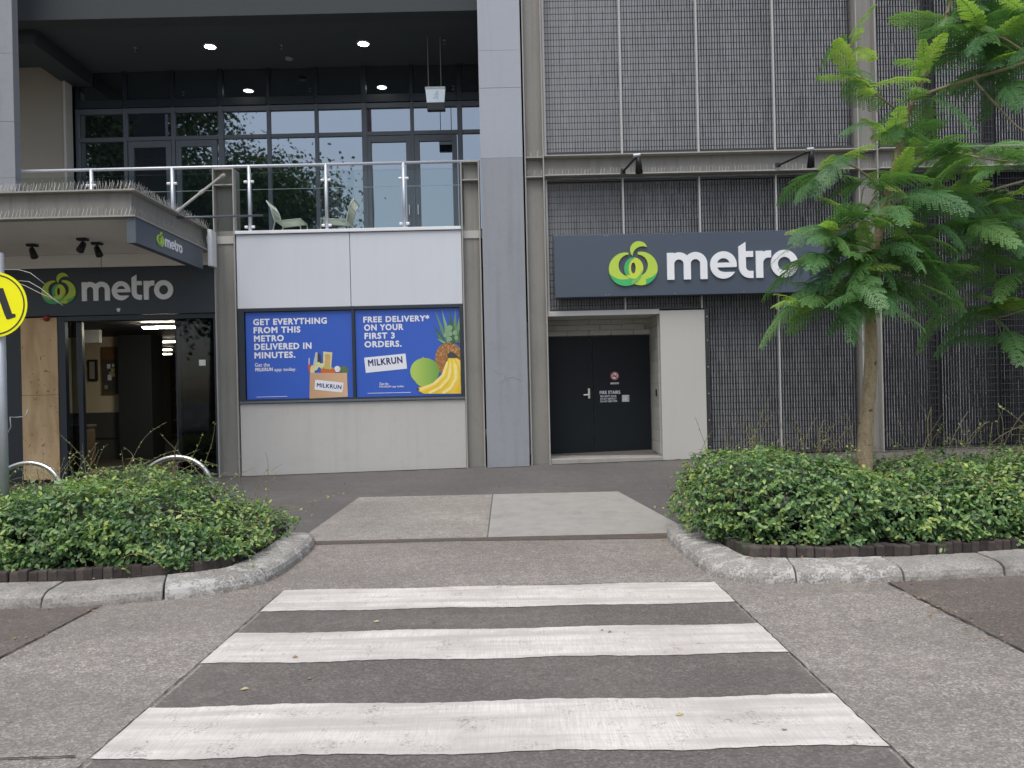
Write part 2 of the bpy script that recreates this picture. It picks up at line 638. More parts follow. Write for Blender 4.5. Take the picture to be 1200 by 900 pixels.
def ply_mat():
    m, nt, b = mk('plywood')
    v = coords(nt, (3.2, 3.2, 0.8))
    n = noise_tex(nt, v, 1.5, 6, 0.6)
    wv = nt.nodes.new('ShaderNodeTexWave')
    wv.wave_type = 'RINGS'
    wv.inputs['Scale'].default_value = 1.1
    wv.inputs['Distortion'].default_value = 9
    wv.inputs['Detail'].default_value = 3
    nt.links.new(v, wv.inputs['Vector'])
    c = ramp(nt, wv.outputs['Fac'], [(0.0, (0.55, 0.36, 0.185)), (0.5, (0.66, 0.46, 0.25)), (1.0, (0.72, 0.52, 0.3))])
    c = mixc(nt, ramp(nt, n, [(0.35, (0.5,) * 3), (0.65, (0, 0, 0))]), c, (0.5, 0.31, 0.155))
    kn = noise_tex(nt, coords(nt, (9, 9, 6)), 2.2, 2)
    c = mixc(nt, ramp(nt, kn, [(0.66, (0, 0, 0)), (0.72, (0.85,) * 3)]), c, (0.16, 0.085, 0.04))
    nt.links.new(c, b.inputs['Base Color'])
    b.inputs['Roughness'].default_value = 0.75
    return m


M['ply'] = ply_mat()


def grad_mat(name, c0, c1, z0, z1, axis=2, spots=None):
    """printed colour ramp along an axis (flat print)"""
    m, nt, b = mk(name)
    v = coords(nt)
    sx = nt.nodes.new('ShaderNodeSeparateXYZ')
    nt.links.new(v, sx.inputs[0])
    mr = nt.nodes.new('ShaderNodeMapRange')
    mr.inputs[1].default_value = z0
    mr.inputs[2].default_value = z1
    nt.links.new(sx.outputs[axis], mr.inputs[0])
    c = mixc(nt, mr.outputs[0], c0, c1)
    if spots:
        vo = nt.nodes.new('ShaderNodeTexVoronoi')
        vo.inputs['Scale'].default_value = spots[0]
        nt.links.new(v, vo.inputs['Vector'])
        c = mixc(nt, ramp(nt, vo.outputs['Distance'], [(0.1, (0, 0, 0)), (0.55, (1, 1, 1))]), c, spots[1])
    nt.links.new(c, b.inputs['Base Color'])
    b.inputs['Roughness'].default_value = 0.4
    return m


def leaf_mat(name, stops, gloss=0.4, trans=0.35, attr=True, rough=0.4):
    m, nt, b = mk(name)
    if attr:
        a = nt.nodes.new('ShaderNodeAttribute')
        a.attribute_name = 'tone'
        f = a.outputs['Fac']
    else:
        oi = nt.nodes.new('ShaderNodeObjectInfo')
        f = oi.outputs['Random']
    c = ramp(nt, f, stops)
    nt.links.new(c, b.inputs['Base Color'])
    b.inputs['Roughness'].default_value = rough
    b.inputs['Specular IOR Level'].default_value = gloss
    tr = nt.nodes.new('ShaderNodeBsdfTranslucent')
    nt.links.new(mixc(nt, 1.0, c, (1.25, 1.35, 0.6), 'MULTIPLY'), tr.inputs[0])
    mx = nt.nodes.new('ShaderNodeMixShader')
    mx.inputs[0].default_value = trans
    nt.links.new(b.outputs[0], mx.inputs[1])
    nt.links.new(tr.outputs[0], mx.inputs[2])
    nt.links.new(mx.outputs[0], nt.nodes['Material Output'].inputs['Surface'])
    return m


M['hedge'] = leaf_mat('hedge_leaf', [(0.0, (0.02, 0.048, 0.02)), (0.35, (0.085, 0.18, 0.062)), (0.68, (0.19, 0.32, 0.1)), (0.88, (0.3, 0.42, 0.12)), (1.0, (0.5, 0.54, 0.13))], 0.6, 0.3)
M['core'] = surf('hedge_core', (0.02, 0.026, 0.012), 0.95, 0.4, 12, 60, 0.01)
M['runner'] = surf('runner_stem', (0.2, 0.17, 0.09), 0.8, 0.3, 10, 50)
M['frond'] = leaf_mat('frond_leaf', [(0.0, (0.075, 0.175, 0.07)), (0.5, (0.125, 0.26, 0.1)), (1.0, (0.2, 0.36, 0.12))], 0.35, 0.4, False)
M['frond_young'] = leaf_mat('frond_young_leaf', [(0.0, (0.22, 0.38, 0.1)), (1.0, (0.38, 0.52, 0.13))], 0.35, 0.45, False)
def bark_mat():
    m, nt, b = mk('tree_bark')
    v = coords(nt)
    n1 = noise_tex(nt, coords(nt, (14, 14, 5)), 1.6, 6, 0.7)
    n2 = noise_tex(nt, v, 45, 4, 0.7)
    c = ramp(nt, n1, [(0.3, (0.2, 0.14, 0.075)), (0.5, (0.38, 0.285, 0.165)), (0.7, (0.5, 0.4, 0.26))])
    c = mixc(nt, 0.35, c, ramp(nt, n2, [(0.35, (0.18, 0.13, 0.08)), (0.65, (0.5, 0.4, 0.26))]))
    kn = noise_tex(nt, coords(nt, (7, 7, 11)), 1.5, 3)
    c = mixc(nt, ramp(nt, kn, [(0.62, (0, 0, 0)), (0.68, (0.8,) * 3)]), c, (0.06, 0.045, 0.03))
    nt.links.new(c, b.inputs['Base Color'])
    b.inputs['Roughness'].default_value = 0.9
    bump(nt, b, mixc(nt, 0.5, n1, n2), 0.9, 0.015)
    return m


M['bark'] = bark_mat()
M['twig'] = surf('twig_bark', (0.27, 0.225, 0.14), 0.85, 0.2, 12, 60, 0.003)
M['far_leaf'] = leaf_mat('street_tree_leaf', [(0.0, (0.04, 0.075, 0.025)), (1.0, (0.15, 0.22, 0.07))], 0.3, 0.25)
M['pole_wood'] = surf('pole_timber', (0.22, 0.12, 0.1), 0.8, 0.2, 3, 30)

# ------------------------------------------------------------------ ground, road, footpath
MB().quad((-400, -400, -0.06), (400, -400, -0.06), (400, 400, -0.06), (-400, 400, -0.06)).build('ground', M['ground'], kind='structure')
MB().box(-80, 80, -9, 8.5, -0.05, 0.0).build('road', M['road'], kind='structure')
MB().box(-80, 80, -16, -9, -0.05, 0.14).build('pavement_opposite', M['path'], kind='structure')


def sheet(poly, z, zb=None):
    return MB().add([(x, y, z) for x, y in poly], [tuple(range(len(poly)))])


CX0, CX1 = -1.92, 1.63


def wig(x, y0, y1, n, a, seed):
    r = random.Random(seed)
    return [(x + r.uniform(-a, a), y0 + (y1 - y0) * i / n) for i in range(n + 1)]


sheet(wig(CX0 + .02, -9, 6.36, 60, .003, 1) + wig(CX1 - .02, 6.36, -9, 60, .003, 2), 0.004).build('crossing_surface', M['road_dark'], kind='structure')
sheet(wig(-3.25, 6.1, -9, 50, .01, 3) + [(-60, -9), (-60, 6.1)], 0.004).build('parking_lane', M['lane'], kind='structure')
sheet(wig(3.0, -9, 6.4, 50, .01, 4) + [(60, 6.4), (60, -9)], 0.004).build('parking_lane', M['lane'], kind='structure')


def zg(x, y):
    if y <= 8.5: return 0.0
    if y <= 11.0: return 0.15 * (y - 8.5) / 2.5
    t = (y - 11.0) / 2.0
    return 0.15 + t * (0.21 + 0.016 * max(-12, min(14, x)))


ys = [8.5, 9.2, 10, 11.0, 12, 13.0, 13.9]
xs = list(range(-60, 61, 2))
m = MB()
m.add([(x, y, zg(x, y)) for y in ys for x in xs], [(j * len(xs) + i, j * len(xs) + i + 1, (j + 1) * len(xs) + i + 1, (j + 1) * len(xs) + i)
                                                     for j in range(len(ys) - 1) for i in range(len(xs) - 1)])
footpath = m.build('footpath', M['path'], kind='structure')


def slab(name, mat, pts, dz):
    mm = MB()
    mm.add([(x, y, zg(x, y) + dz) for x, y in pts], [tuple(range(len(pts)))])
    return mm.build(name, mat, footpath)


slab('concrete_slab', M['slab_rough'], [(-2.42, 8.5), (-0.315, 8.5), (-0.315, 10.97), (-2.22, 10.97)], 0.005)
slab('concrete_slab', M['slab_smooth'], [(-0.3, 8.5), (1.98, 8.5), (1.48, 10.97), (-0.3, 10.97)], 0.006)
sheet(wig(-2.25, 8.28, 8.49, 2, .01, 7)[:1] + [(-2.25, 8.30), (-0.6, 8.34), (0.4, 8.27), (1.65, 8.22), (1.7, 8.5), (-2.25, 8.5)], 0.004).build('gutter', M['dirt'], kind='structure')


def crack(pts, wdt, seed, name='seam'):
    r = random.Random(seed)
    L, Rr = [], []
    for (x0, y0), (x1, y1) in zip(pts[:-1], pts[1:]):
        n = max(2, int(math.hypot(x1 - x0, y1 - y0) / 0.05))
        dx, dy = (x1 - x0), (y1 - y0)
        l = math.hypot(dx, dy)
        nx, ny = -dy / l, dx / l
        for i in range(n):
            t = i / n
            j = r.uniform(-.004, .004)
            ww = wdt * r.uniform(0.25, 1.3)
            x, y = x0 + dx * t + nx * j, y0 + dy * t + ny * j
            L.append((x + nx * ww, y + ny * ww, 0.009))
            Rr.append((x - nx * ww, y - ny * ww, 0.009))
    n = len(L)
    mm = MB()
    mm.add(L + Rr, [(i, i + 1, n + i + 1, n + i) for i in range(n - 1)])
    return mm.build(name, M['seam'], kind='structure')


crack([(CX0, -3), (CX0 - .01, 6.35)], 0.0045, 1, 'road_seam')
crack([(CX1, -3), (CX1 + .0, 6.35)], 0.0045, 2, 'road_seam')
crack([(-3.24, -3), (-3.26, 6.0)], 0.006, 3, 'road_seam')
crack([(3.0, -3), (2.98, 6.2)], 0.008, 4, 'road_seam')
crack([(-4.2, 3.42), (-1.95, 3.46)], 0.005, 5, 'road_seam')

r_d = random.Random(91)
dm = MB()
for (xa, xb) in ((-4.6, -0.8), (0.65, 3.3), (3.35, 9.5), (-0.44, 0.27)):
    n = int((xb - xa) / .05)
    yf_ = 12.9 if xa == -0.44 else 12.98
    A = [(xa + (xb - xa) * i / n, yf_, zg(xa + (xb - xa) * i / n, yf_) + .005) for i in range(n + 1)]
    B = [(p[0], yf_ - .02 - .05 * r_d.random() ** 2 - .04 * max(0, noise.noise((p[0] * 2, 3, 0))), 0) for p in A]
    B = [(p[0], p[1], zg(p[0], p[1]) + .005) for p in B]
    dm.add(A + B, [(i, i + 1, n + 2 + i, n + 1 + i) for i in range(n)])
dm.build('wall_foot_dirt_shade', M['seam'], footpath, kind='stuff')  # dark strip along the wall foot: dirt with contact shade painted in

# zebra crossing
zc = empty('zebra_crossing', (0, 3, 0.0), 'worn white zebra stripes painted across the dark road', 'crossing')
for k, (y0, y1) in enumerate([(5.73, 6.35), (4.63, 5.21), (3.42, 3.99), (2.2, 2.8), (1.0, 1.6), (-0.2, 0.4), (-1.4, -0.8), (-2.6, -2.0)]):
    r = random.Random(40 + k)
    n = 90
    sl = -0.03
    a = [(CX0 + (CX1 - CX0) * i / n, y0 + sl * i / n + r.uniform(-.006, .006) + .012 * math.sin(i * .23 + k)) for i in range(n + 1)]
    b = [(CX0 + (CX1 - CX0) * i / n, y1 + sl * i / n + r.uniform(-.006, .006) + .012 * math.sin(i * .19 + 2 * k)) for i in range(n, -1, -1)]
    sheet(a + b, 0.0085).build('stripe', M['paint'], zc)

# ------------------------------------------------------------------ planter islands: kerb stones, bricks, soil
def arc_pts(path, step):
    pts = [Vector((*p, 0)) for p in path]
    # Catmull-Rom smoothing
    out = []
    for i in range(len(pts) - 1):
        p0, p1, p2, p3 = pts[max(i - 1, 0)], pts[i], pts[i + 1], pts[min(i + 2, len(pts) - 1)]
        n = max(3, int((p2 - p1).length / 0.04))
        for k in range(n):
            t = k / n
            out.append(0.5 * ((2 * p1) + (p2 - p0) * t + (2 * p0 - 5 * p1 + 4 * p2 - p3) * t * t + (3 * p1 - p0 - 3 * p2 + p3) * t ** 3))
    out.append(pts[-1])
    s = [0]
    for a, b in zip(out[:-1], out[1:]): s.append(s[-1] + (b - a).length)

    def ev(d):
        d = max(0, min(s[-1], d))
        for i in range(len(s) - 1):
            if s[i + 1] >= d:
                t = (d - s[i]) / max(1e-9, s[i + 1] - s[i])
                p = out[i].lerp(out[i + 1], t)
                a, b = out[max(0, i - 2)], out[min(len(out) - 1, i + 3)]
                return p, (b - a).normalized()
        return out[-1], (out[-1] - out[-2]).normalized()
    return ev, s[-1]


# outer path runs with the planter on its left side
PATH_R = [(1.66, 8.45), (1.60, 8.0), (1.60, 7.3), (1.66, 6.62), (1.84, 6.34), (2.15, 6.24), (2.9, 6.19), (4.0, 6.29), (4.9, 6.42), (7.5, 6.7), (12, 6.7)]
PATH_L = [(-2.2, 8.45), (-2.12, 8.0), (-2.11, 7.3), (-2.14, 6.82), (-2.3, 6.45), (-2.75, 6.18), (-3.36, 6.02), (-4.0, 5.97), (-6.0, 5.95), (-11, 5.95)]


def planter(path, side, label, painted, mossy):
    ev, L = arc_pts(path, 0.05)
    cx = (path[0][0] + path[-1][0]) / 2
    root = empty('planter_kerb', (cx, 7.2, 0), label, 'kerb')
    prof = [(0.0, -0.02), (0.006, 0.04), (0.022, 0.078), (0.06, 0.108), (0.11, 0.121), (0.335, 0.138), (0.335, -0.02)]
    d, k = 0.0, 0
    rr = random.Random(11 + side)
    while d < L - 0.2:
        ln = 0.86 * rr.uniform(0.92, 1.08)
        d1 = min(L, d + ln)
        n = 14
        vs, fs = [], []
        dz, dn = rr.uniform(-.006, .006), rr.uniform(-.008, .008)
        for i in range(n + 1):
            p, t = ev(d + 0.008 + (d1 - d - 0.016) * i / n)
            nrm = Vector((-t.y, t.x, 0)) * side
            for (a, z) in prof:
                q = p + nrm * (a + dn)
                vs.append((q.x + rr.uniform(-.003, .003), q.y + rr.uniform(-.004, .004), z + (dz + rr.uniform(-.003, .003) if z > 0 else 0)))
        P = len(prof)
        for i in range(n):
            for j in range(P - 1):
                fs.append((i * P + j, i * P + j + 1, (i + 1) * P + j + 1, (i + 1) * P + j))
        fs += [tuple(range(P - 1, -1, -1)), tuple(n * P + j for j in range(P))]
        mm = MB()
        mm.add(vs, fs)
        o = mm.build('kerb_stone', M['kerb_paint'] if k in painted else M['kerb'], root, 0.008)
        d = d1
        k += 1
    # bricks on edge
    bm_ = MB().box(-.039, .039, -.055, .055, 0.0, 0.145).mesh('brick', M['brick'])
    bm2 = MB().box(-.039, .039, -.055, .055, 0.0, 0.145).mesh('brick', M['moss_brick'])
    d = 0.1
    while d < min(L, 8.2):
        p, t = ev(d)
        nrm = Vector((-t.y, t.x, 0)) * side
        q = p + nrm * 0.41
        o = bpy.data.objects.new('brick', bm2 if d < mossy and rr.random() < .8 else bm_)
        C.objects.link(o)
        o.location = (q.x + rr.uniform(-.006, .006), q.y + rr.uniform(-.006, .006), 0.075 + rr.uniform(-.01, .01))
        o.rotation_euler = (rr.uniform(-.06, .06), rr.uniform(-.05, .05), math.atan2(t.y, t.x) + rr.uniform(-.06, .06))
        adopt(o, root)
        bv = o.modifiers.new('bevel', 'BEVEL')
        bv.width = 0.010
        bv.segments = 2
        d += 0.081
    # soil bed
    inner = []
    for i in range(60):
        p, t = ev(L * i / 59)
        nrm = Vector((-t.y, t.x, 0)) * side
        inner.append(p + nrm * 0.46)
    poly = [(p.x, p.y) for p in inner] + [(inner[-1].x, 8.9), (inner[0].x, 8.9)]
    mm = MB()
    mm.prism(poly, 'z', 0.0, 0.19)
    mm.build('soil', M['soil'], root)
    return root


planter(PATH_R, 1, 'concrete kerb and dark brick edging round the planter under the tree', {0, 1, 2, 3}, 2.2)
planter(PATH_L, -1, 'concrete kerb and brick edging round the planter left of the crossing', {0, 1, 2}, 0.0)


# ------------------------------------------------------------------ hedges
def np_mesh(name, V, F, mat, tone=None):
    me = bpy.data.meshes.new(name)
    V = np.asarray(V, dtype=np.float32)
    F = np.asarray(F, dtype=np.int32)
    k = F.shape[1]
    me.vertices.add(len(V))
    me.vertices.foreach_set('co', V.ravel())
    me.loops.add(F.size)
    me.loops.foreach_set('vertex_index', F.ravel())
    me.polygons.add(len(F))
    me.polygons.foreach_set('loop_start', np.arange(0, F.size, k, dtype=np.int32))
    me.polygons.foreach_set('loop_total', np.full(len(F), k, dtype=np.int32))
    me.update(calc_edges=True)
    if tone is not None:
        a = me.attributes.new('tone', 'FLOAT', 'POINT')
        a.data.foreach_set('value', np.asarray(tone, dtype=np.float32))
    me.materials.append(mat)
    return me


def leaves(P, N, size, rng, aspect=0.5, flat=0.55, tone=None):
    """diamond leaves folded along the midrib: P positions, N preferred normals"""
    n = len(P)
    nn = N + rng.normal(0, flat, (n, 3))
    nn /= np.linalg.norm(nn, axis=1, keepdims=True)
    d = rng.normal(0, 1, (n, 3))
    d[:, 2] += 0.15
    d -= nn * np.sum(d * nn, axis=1, keepdims=True)
    d /= np.linalg.norm(d, axis=1, keepdims=True)
    s = np.cross(nn, d)
    L = size * rng.uniform(0.45, 1.45, (n, 1))
    W = L * aspect * rng.uniform(0.85, 1.15, (n, 1))
    fold = W * 0.22
    V = np.stack([P, P + d * L * .3 + s * W * .47 + nn * fold * .8, P + d * L * .62 + s * W * .46 + nn * fold * .8, P + d * L,
                  P + d * L * .62 - s * W * .46 + nn * fold * .8, P + d * L * .3 - s * W * .47 + nn * fold * .8], axis=1)
    b = (np.arange(n) * 6)[:, None]
    F = np.concatenate([b + np.array([[0, 1, 2, 3]]), b + np.array([[0, 3, 4, 5]])], axis=0)
    t = np.repeat(tone if tone is not None else rng.random(n), 6)
    return V.reshape(-1, 3), F, t


def hedge(name, label, x0, x1, y0f, y1, hx, seed, nleaf, endx, runners):
    """hx: list of (x, top height); y0f(x): front edge; endx: side that has a rounded end ('l' or 'r')"""
    rng = np.random.default_rng(seed)
    root = empty(name, ((x0 + x1) / 2, 7.4, 0.15), label, 'hedge')
    gx, gy = np.arange(x0, x1, 0.04), np.arange(5.9, y1, 0.04)
    X, Y = np.meshgrid(gx, gy)
    top = np.interp(X, [a for a, b in hx], [b for a, b in hx])
    yf = np.vectorize(y0f)(X)
    d = np.minimum(Y - yf, (y1 - Y))
    d = np.minimum(d, (X - x0) if endx == 'l' else (x1 - X))
    lump = np.array([[noise.noise((a * 3.1, b * 3.1, seed)) * 0.13 + noise.noise((a * 7, b * 7, seed + 5)) * 0.07 for a in gx] for b in gy])
    d = d + lump * 0.35
    prof = np.clip(d / 0.30, 0, 1)
    prof = np.sqrt(1 - (1 - prof) ** 2)
    Z = 0.14 + (top - 0.14 + lump) * prof
    inside = d > 0.0
    gyz, gxz = np.gradient(Z, 0.04)
    area = np.sqrt(1 + gxz ** 2 + gyz ** 2) * inside
    NN = np.stack([-gxz, -gyz, np.ones_like(Z)], -1)
    NN /= np.linalg.norm(NN, axis=-1, keepdims=True)
    # nearer front gets more leaves because it is seen closest
    wgt = area * (1 + 0.8 * np.clip(1 - (Y - yf) / 1.2, 0, 1))
    idx = rng.choice(wgt.size, nleaf, p=(wgt / wgt.sum()).ravel())
    P = np.stack([X.ravel()[idx] + rng.uniform(-.02, .02, nleaf), Y.ravel()[idx] + rng.uniform(-.02, .02, nleaf), Z.ravel()[idx]], 1)
    Nn = NN.reshape(-1, 3)[idx]
    dep = rng.exponential(0.045, nleaf) - 0.06
    dep = np.clip(dep, -0.09, 0.14)
    P = P - Nn * dep[:, None]
    Nn = Nn + np.array([0, -0.15, 0.6])
    patch = np.array([noise.noise((p[0] * 2.2, p[1] * 2.2, p[2] * 2.2 + seed)) for p in P])
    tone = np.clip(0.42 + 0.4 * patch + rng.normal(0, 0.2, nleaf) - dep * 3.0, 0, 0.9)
    young = rng.random(nleaf) < 0.05 * (dep < 0.0) * (1 + 2 * (patch > 0.1))
    tone[young] = rng.uniform(0.85, 1.0, young.sum())
    # leaves hanging down the street side and the rounded end
    fx = np.linspace(x0 + .02, x1 - .02, 700)
    fy = np.array([y0f(v) for v in fx])
    sl = np.gradient(fy, fx)
    wf = np.sqrt(1 + sl ** 2) * np.where(np.abs(fx) < 6.5, 1.0, 0.25)
    nfr = int(nleaf * 0.55)
    ii = rng.choice(700, nfr, p=wf / wf.sum())
    nrm = np.stack([sl[ii], -np.ones(nfr), np.zeros(nfr)], 1)
    nrm /= np.linalg.norm(nrm, axis=1, keepdims=True)
    tp = np.interp(fx[ii], [a for a, b in hx], [b for a, b in hx])
    h = rng.random(nfr) ** 0.85
    low = 0.22 + 0.14 * np.array([noise.noise((v * 2.7, seed, 0)) for v in fx[ii]])
    zz = low + (tp * 0.93 - low) * h
    bul = np.array([noise.noise((fx[i] * 3.3, z_ * 4.5, seed + 9)) * .09 + noise.noise((fx[i] * 9, z_ * 9, seed + 2)) * .04 for i, z_ in zip(ii, zz)])
    off = 0.0 + bul - 0.20 * h ** 3 - rng.exponential(.03, nfr)
    P2 = np.stack([fx[ii], fy[ii], zz], 1) + nrm * off[:, None] + rng.uniform(-.02, .02, (nfr, 3))
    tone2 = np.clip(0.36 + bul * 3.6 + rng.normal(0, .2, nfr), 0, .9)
    yg2 = rng.random(nfr) < .05
    tone2[yg2] = rng.uniform(.85, 1, yg2.sum())
    P = np.concatenate([P, P2])
    Nn = np.concatenate([Nn, nrm * .8 + np.array([0, 0, .75])])
    tone = np.concatenate([tone, tone2])
    # thin patches where the dark inside shows
    hole = np.array([noise.noise((p[0] * 4.3 + 7, p[1] * 4.3, p[2] * 5.5 + seed)) for p in P])
    keep = (hole > -0.22) | (rng.random(len(P)) < 0.22)
    P, Nn, tone = P[keep], Nn[keep], tone[keep]
    # upright sprigs that break the outline
    sp_m = MB()
    SP, SN, ST = [], [], []
    for q in range(340):
        k = int(rng.choice(wgt.size, p=(wgt / wgt.sum()).ravel()))
        b0 = Vector((X.ravel()[k], Y.ravel()[k], Z.ravel()[k] - .02))
        nv = Vector(NN.reshape(-1, 3)[k])
        dv = (nv * .5 + Vector((rng.normal(0, .35), rng.normal(0, .3), .8))).normalized()
        ln = rng.uniform(.06, .2)
        sp_m.tube([b0, b0 + dv * ln * .5 + Vector((0, 0, .004)), b0 + dv * ln], [.003, .0024, .0014], 4, False)
        bt = rng.uniform(.45, .85)
        for j in range(int(ln / .014)):
            u_ = (j + 1) / (ln / .014)
            SP.append(b0 + dv * ln * u_)
            SN.append((rng.normal(0, .5), rng.normal(0, .5) - .2, .8))
            ST.append(min(1, bt * (.75 + .45 * u_) + rng.normal(0, .06)))
    sp_m.build('sprig_stems', M['runner'], root, kind='stuff')
    P = np.concatenate([P, np.array([tuple(p) for p in SP])])
    Nn = np.concatenate([Nn, np.array(SN)])
    tone = np.concatenate([tone, np.clip(ST, 0, 1)])
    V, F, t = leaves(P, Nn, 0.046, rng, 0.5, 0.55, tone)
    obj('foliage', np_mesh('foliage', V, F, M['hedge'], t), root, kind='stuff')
    # dark twiggy core
    ny, nx = Z.shape
    vid = -np.ones(Z.shape, int)
    ok = d > 0.10
    vid[ok] = np.arange(ok.sum())
    Zc = 0.14 + np.maximum(0, (Z - 0.14) * 0.86 - 0.05)
    Vc = np.stack([X[ok], Y[ok], Zc[ok]], 1)
    Fc = [(vid[j, i], vid[j, i + 1], vid[j + 1, i + 1], vid[j + 1, i]) for j in range(ny - 1) for i in range(nx - 1)
          if ok[j, i] and ok[j, i + 1] and ok[j + 1, i] and ok[j + 1, i + 1]]
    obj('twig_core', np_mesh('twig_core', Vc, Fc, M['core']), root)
    # curling runners with a few young leaves
    mm = MB()
    LP = []
    rr = random.Random(seed)
    for q in range(runners):
        for _ in range(200):
            k = int(rng.choice(wgt.size, p=(wgt / wgt.sum()).ravel()))
            x, y, z = X.ravel()[k], Y.ravel()[k], Z.ravel()[k]
            if y > y1 - 0.9 or rr.random() < 0.25: break
        ang = rr.uniform(0, 6.28)
        el = rr.uniform(0.3, 1.35)
        p = Vector((x, y, z - 0.05))
        dv = Vector((math.cos(ang) * math.cos(el), math.sin(ang) * math.cos(el) * .6, math.sin(el)))
        curl = Vector((rr.uniform(-1, 1), rr.uniform(-.5, .5), rr.uniform(-1.6, 0.1)))
        n = rr.randint(7, 24)
        pts = [p.copy()]
        for i in range(n):
            dv = (dv + curl * 0.09 + Vector((rr.uniform(-.1, .1), rr.uniform(-.1, .1), rr.uniform(-.1, .1)))).normalized()
            p = p + dv * 0.035
            if p.z < 0.06: break
            pts.append(p.copy())
            if rr.random() < 0.4: LP.append(tuple(p))
        if len(pts) > 3: mm.tube(pts, [0.0036 - 0.002 * i / len(pts) for i in range(len(pts))], 4, False)
    mm.build('runner_stems', M['runner'], root, kind='stuff')
    LP = np.array(LP)
    V, F, t = leaves(LP, np.tile([0, -.3, .8], (len(LP), 1)), 0.026, rng, 0.55, 0.6, rng.uniform(0.7, 1.0, len(LP)))
    obj('runner_leaves', np_mesh('runner_leaves', V, F, M['hedge'], t), root, kind='stuff')
    return root


def front_r(x):
    return float(np.interp(x, [1.7, 1.95, 2.1, 2.4, 3.0, 4.0, 5.0, 8.0, 12], [7.75, 7.05, 6.76, 6.68, 6.64, 6.70, 6.80, 7.12, 7.12]))


def front_l(x):
    return float(np.interp(x, [-11, -4.0, -3.4, -2.9, -2.5, -2.3, -2.1], [6.42, 6.42, 6.43, 6.5, 6.78, 7.25, 8.05]))


hedge('hedge', 'dense glossy green hedge in the planter round the jacaranda trunk', 1.78, 9.5, front_r, 8.9,
      [(1.78, .5), (2.0, .78), (2.4, .87), (2.9, .82), (3.3, .72), (3.65, .62), (4.1, .72), (4.8, .72), (5.4, .8), (9.5, .75)], 3, 38000, 'l', 300)
hedge('hedge', 'straggly green hedge in front of the two bike hoops, sloping down to the crossing', -9.5, -2.40, front_l, 8.75,
      [(-9.5, .6), (-5.4, .56), (-4.6, .66), (-4.0, .80), (-3.4, .68), (-2.95, .47), (-2.55, .30), (-2.12, .2)], 4, 38000, 'r', 420)

# ------------------------------------------------------------------ building
BX0, BX1 = -12.0, 14.0
TOP = 11.0
bld = empty('supermarket_building', (1, 13, 0.3), 'grey supermarket building with steel columns, balcony and mesh-clad car park', 'building')
Y0 = 13.0

# clad column, stacked panels
def clad(x0, x1, joints, back=13.75, mats=('column_low', 'column')):
    c = empty('clad_column', ((x0 + x1) / 2, 13.3, joints[0]), parent=bld)
    for k, (a, b) in enumerate(zip(joints[:-1], joints[1:])):
        bx('column_panel', M[mats[0]] if k == 0 else M[mats[1]], c, x0, x1, 12.92 + 0.002 * (k % 2), back, a + 0.0015, b - 0.0015, 0.003)
    bx('column_core', M['black'], c, x0 + .03, x1 - .03, 12.95, back - .03, joints[0], joints[-1] - .01, 0)


clad(-0.44, 0.27, [0.30, 5.55, 6.73, 7.36, 9.0, 11.0])
clad(-9.05, -8.27, [4.45, 5.4, 6.35, 7.5, 8.7, 11.0], 13.08, ('column_low', 'column_low'))


def steel_col(x0, x1, z0, z1, stiff):
    """I-section seen into its web: flanges at the two sides"""
    c = empty('steel_column', ((x0 + x1) / 2, 13.15, z0), parent=bld)
    bx('flange', M['steel_light'], c, x0, x0 + .022, 12.96, 13.26, z0, z1, 0.003)
    bx('flange', M['steel_light'], c, x1 - .022, x1, 12.96, 13.26, z0, z1, 0.003)
    bx('web', M['steel'], c, x0 + .022, x1 - .022, 13.08, 13.105, z0, z1, 0)
    for s_ in stiff: bx('stiffener', M['steel_light'], c, x0 + .023, x1 - .023, 12.97, 13.08, s_ - .01, s_ + .01, 0.002)
    return c


gm_ = MB()
for pts in ([(586, 470), (588, 452), (592, 440), (597, 450), (604, 470), (606, 480)], [(584, 448), (590, 446), (600, 441), (612, 446)], [(578, 432), (584, 438), (589, 436)], [(590, 436), (596, 460), (599, 476)]):
    gm_.tube([at(a_, b_, 12.918) for a_, b_ in pts], .0035, 4, False)
gm_.build('graffiti_scrawl', M['column'], bld)


steel_col(-4.98, -4.62, 0.24, 5.50, [5.49, 5.22])
steel_col(-0.79, -0.47, 0.30, 5.53, [5.52, 5.21])
steel_col(0.30, 0.63, 0.32, 11.0, [5.565, 5.235])
steel_col(5.93, 6.27, 0.42, 11.0, [5.565, 5.235])
steel_col(12.2, 12.54, 0.46, 11.0, [5.565, 5.235])

# ledger beam between the mesh storeys
SPK = []


def spikes(parent, a, b, n, h, lean, seed):
    rr = random.Random(seed)
    a, b = Vector(a), Vector(b)
    mm = MB()
    for i in range(n):
        p = a.lerp(b, (i + .5) / n)
        for sgn in (-1, 1):
            q = p + Vector(lean) * sgn * rr.uniform(.5, 1.2) + Vector((rr.uniform(-.012, .012), rr.uniform(-.01, .01), h * rr.uniform(.8, 1.1)))
            mm.tube([p, q], 0.0024, 3, False)
    return mm.build('bird_spikes', M['spike'], parent, kind='stuff')


def ledger(x0, x1):
    c = empty('ledger_beam', ((x0 + x1) / 2, 13.0, 5.24), parent=bld)
    bx('flange', M['steel_light'], c, x0, x1, 12.9, 13.08, 5.555, 5.578, 0.003)
    bx('flange', M['steel_light'], c, x0, x1, 12.9, 13.08, 5.225, 5.248, 0.003)
    bx('web', M['steel'], c, x0, x1, 13.04, 13.06, 5.248, 5.555, 0)
    spikes(c, (x0 + .05, 12.96, 5.25), (x1 - .05, 12.96, 5.25), int((x1 - x0) / 0.055), 0.11, (0.012, .03, 0), int(x0 * 10))


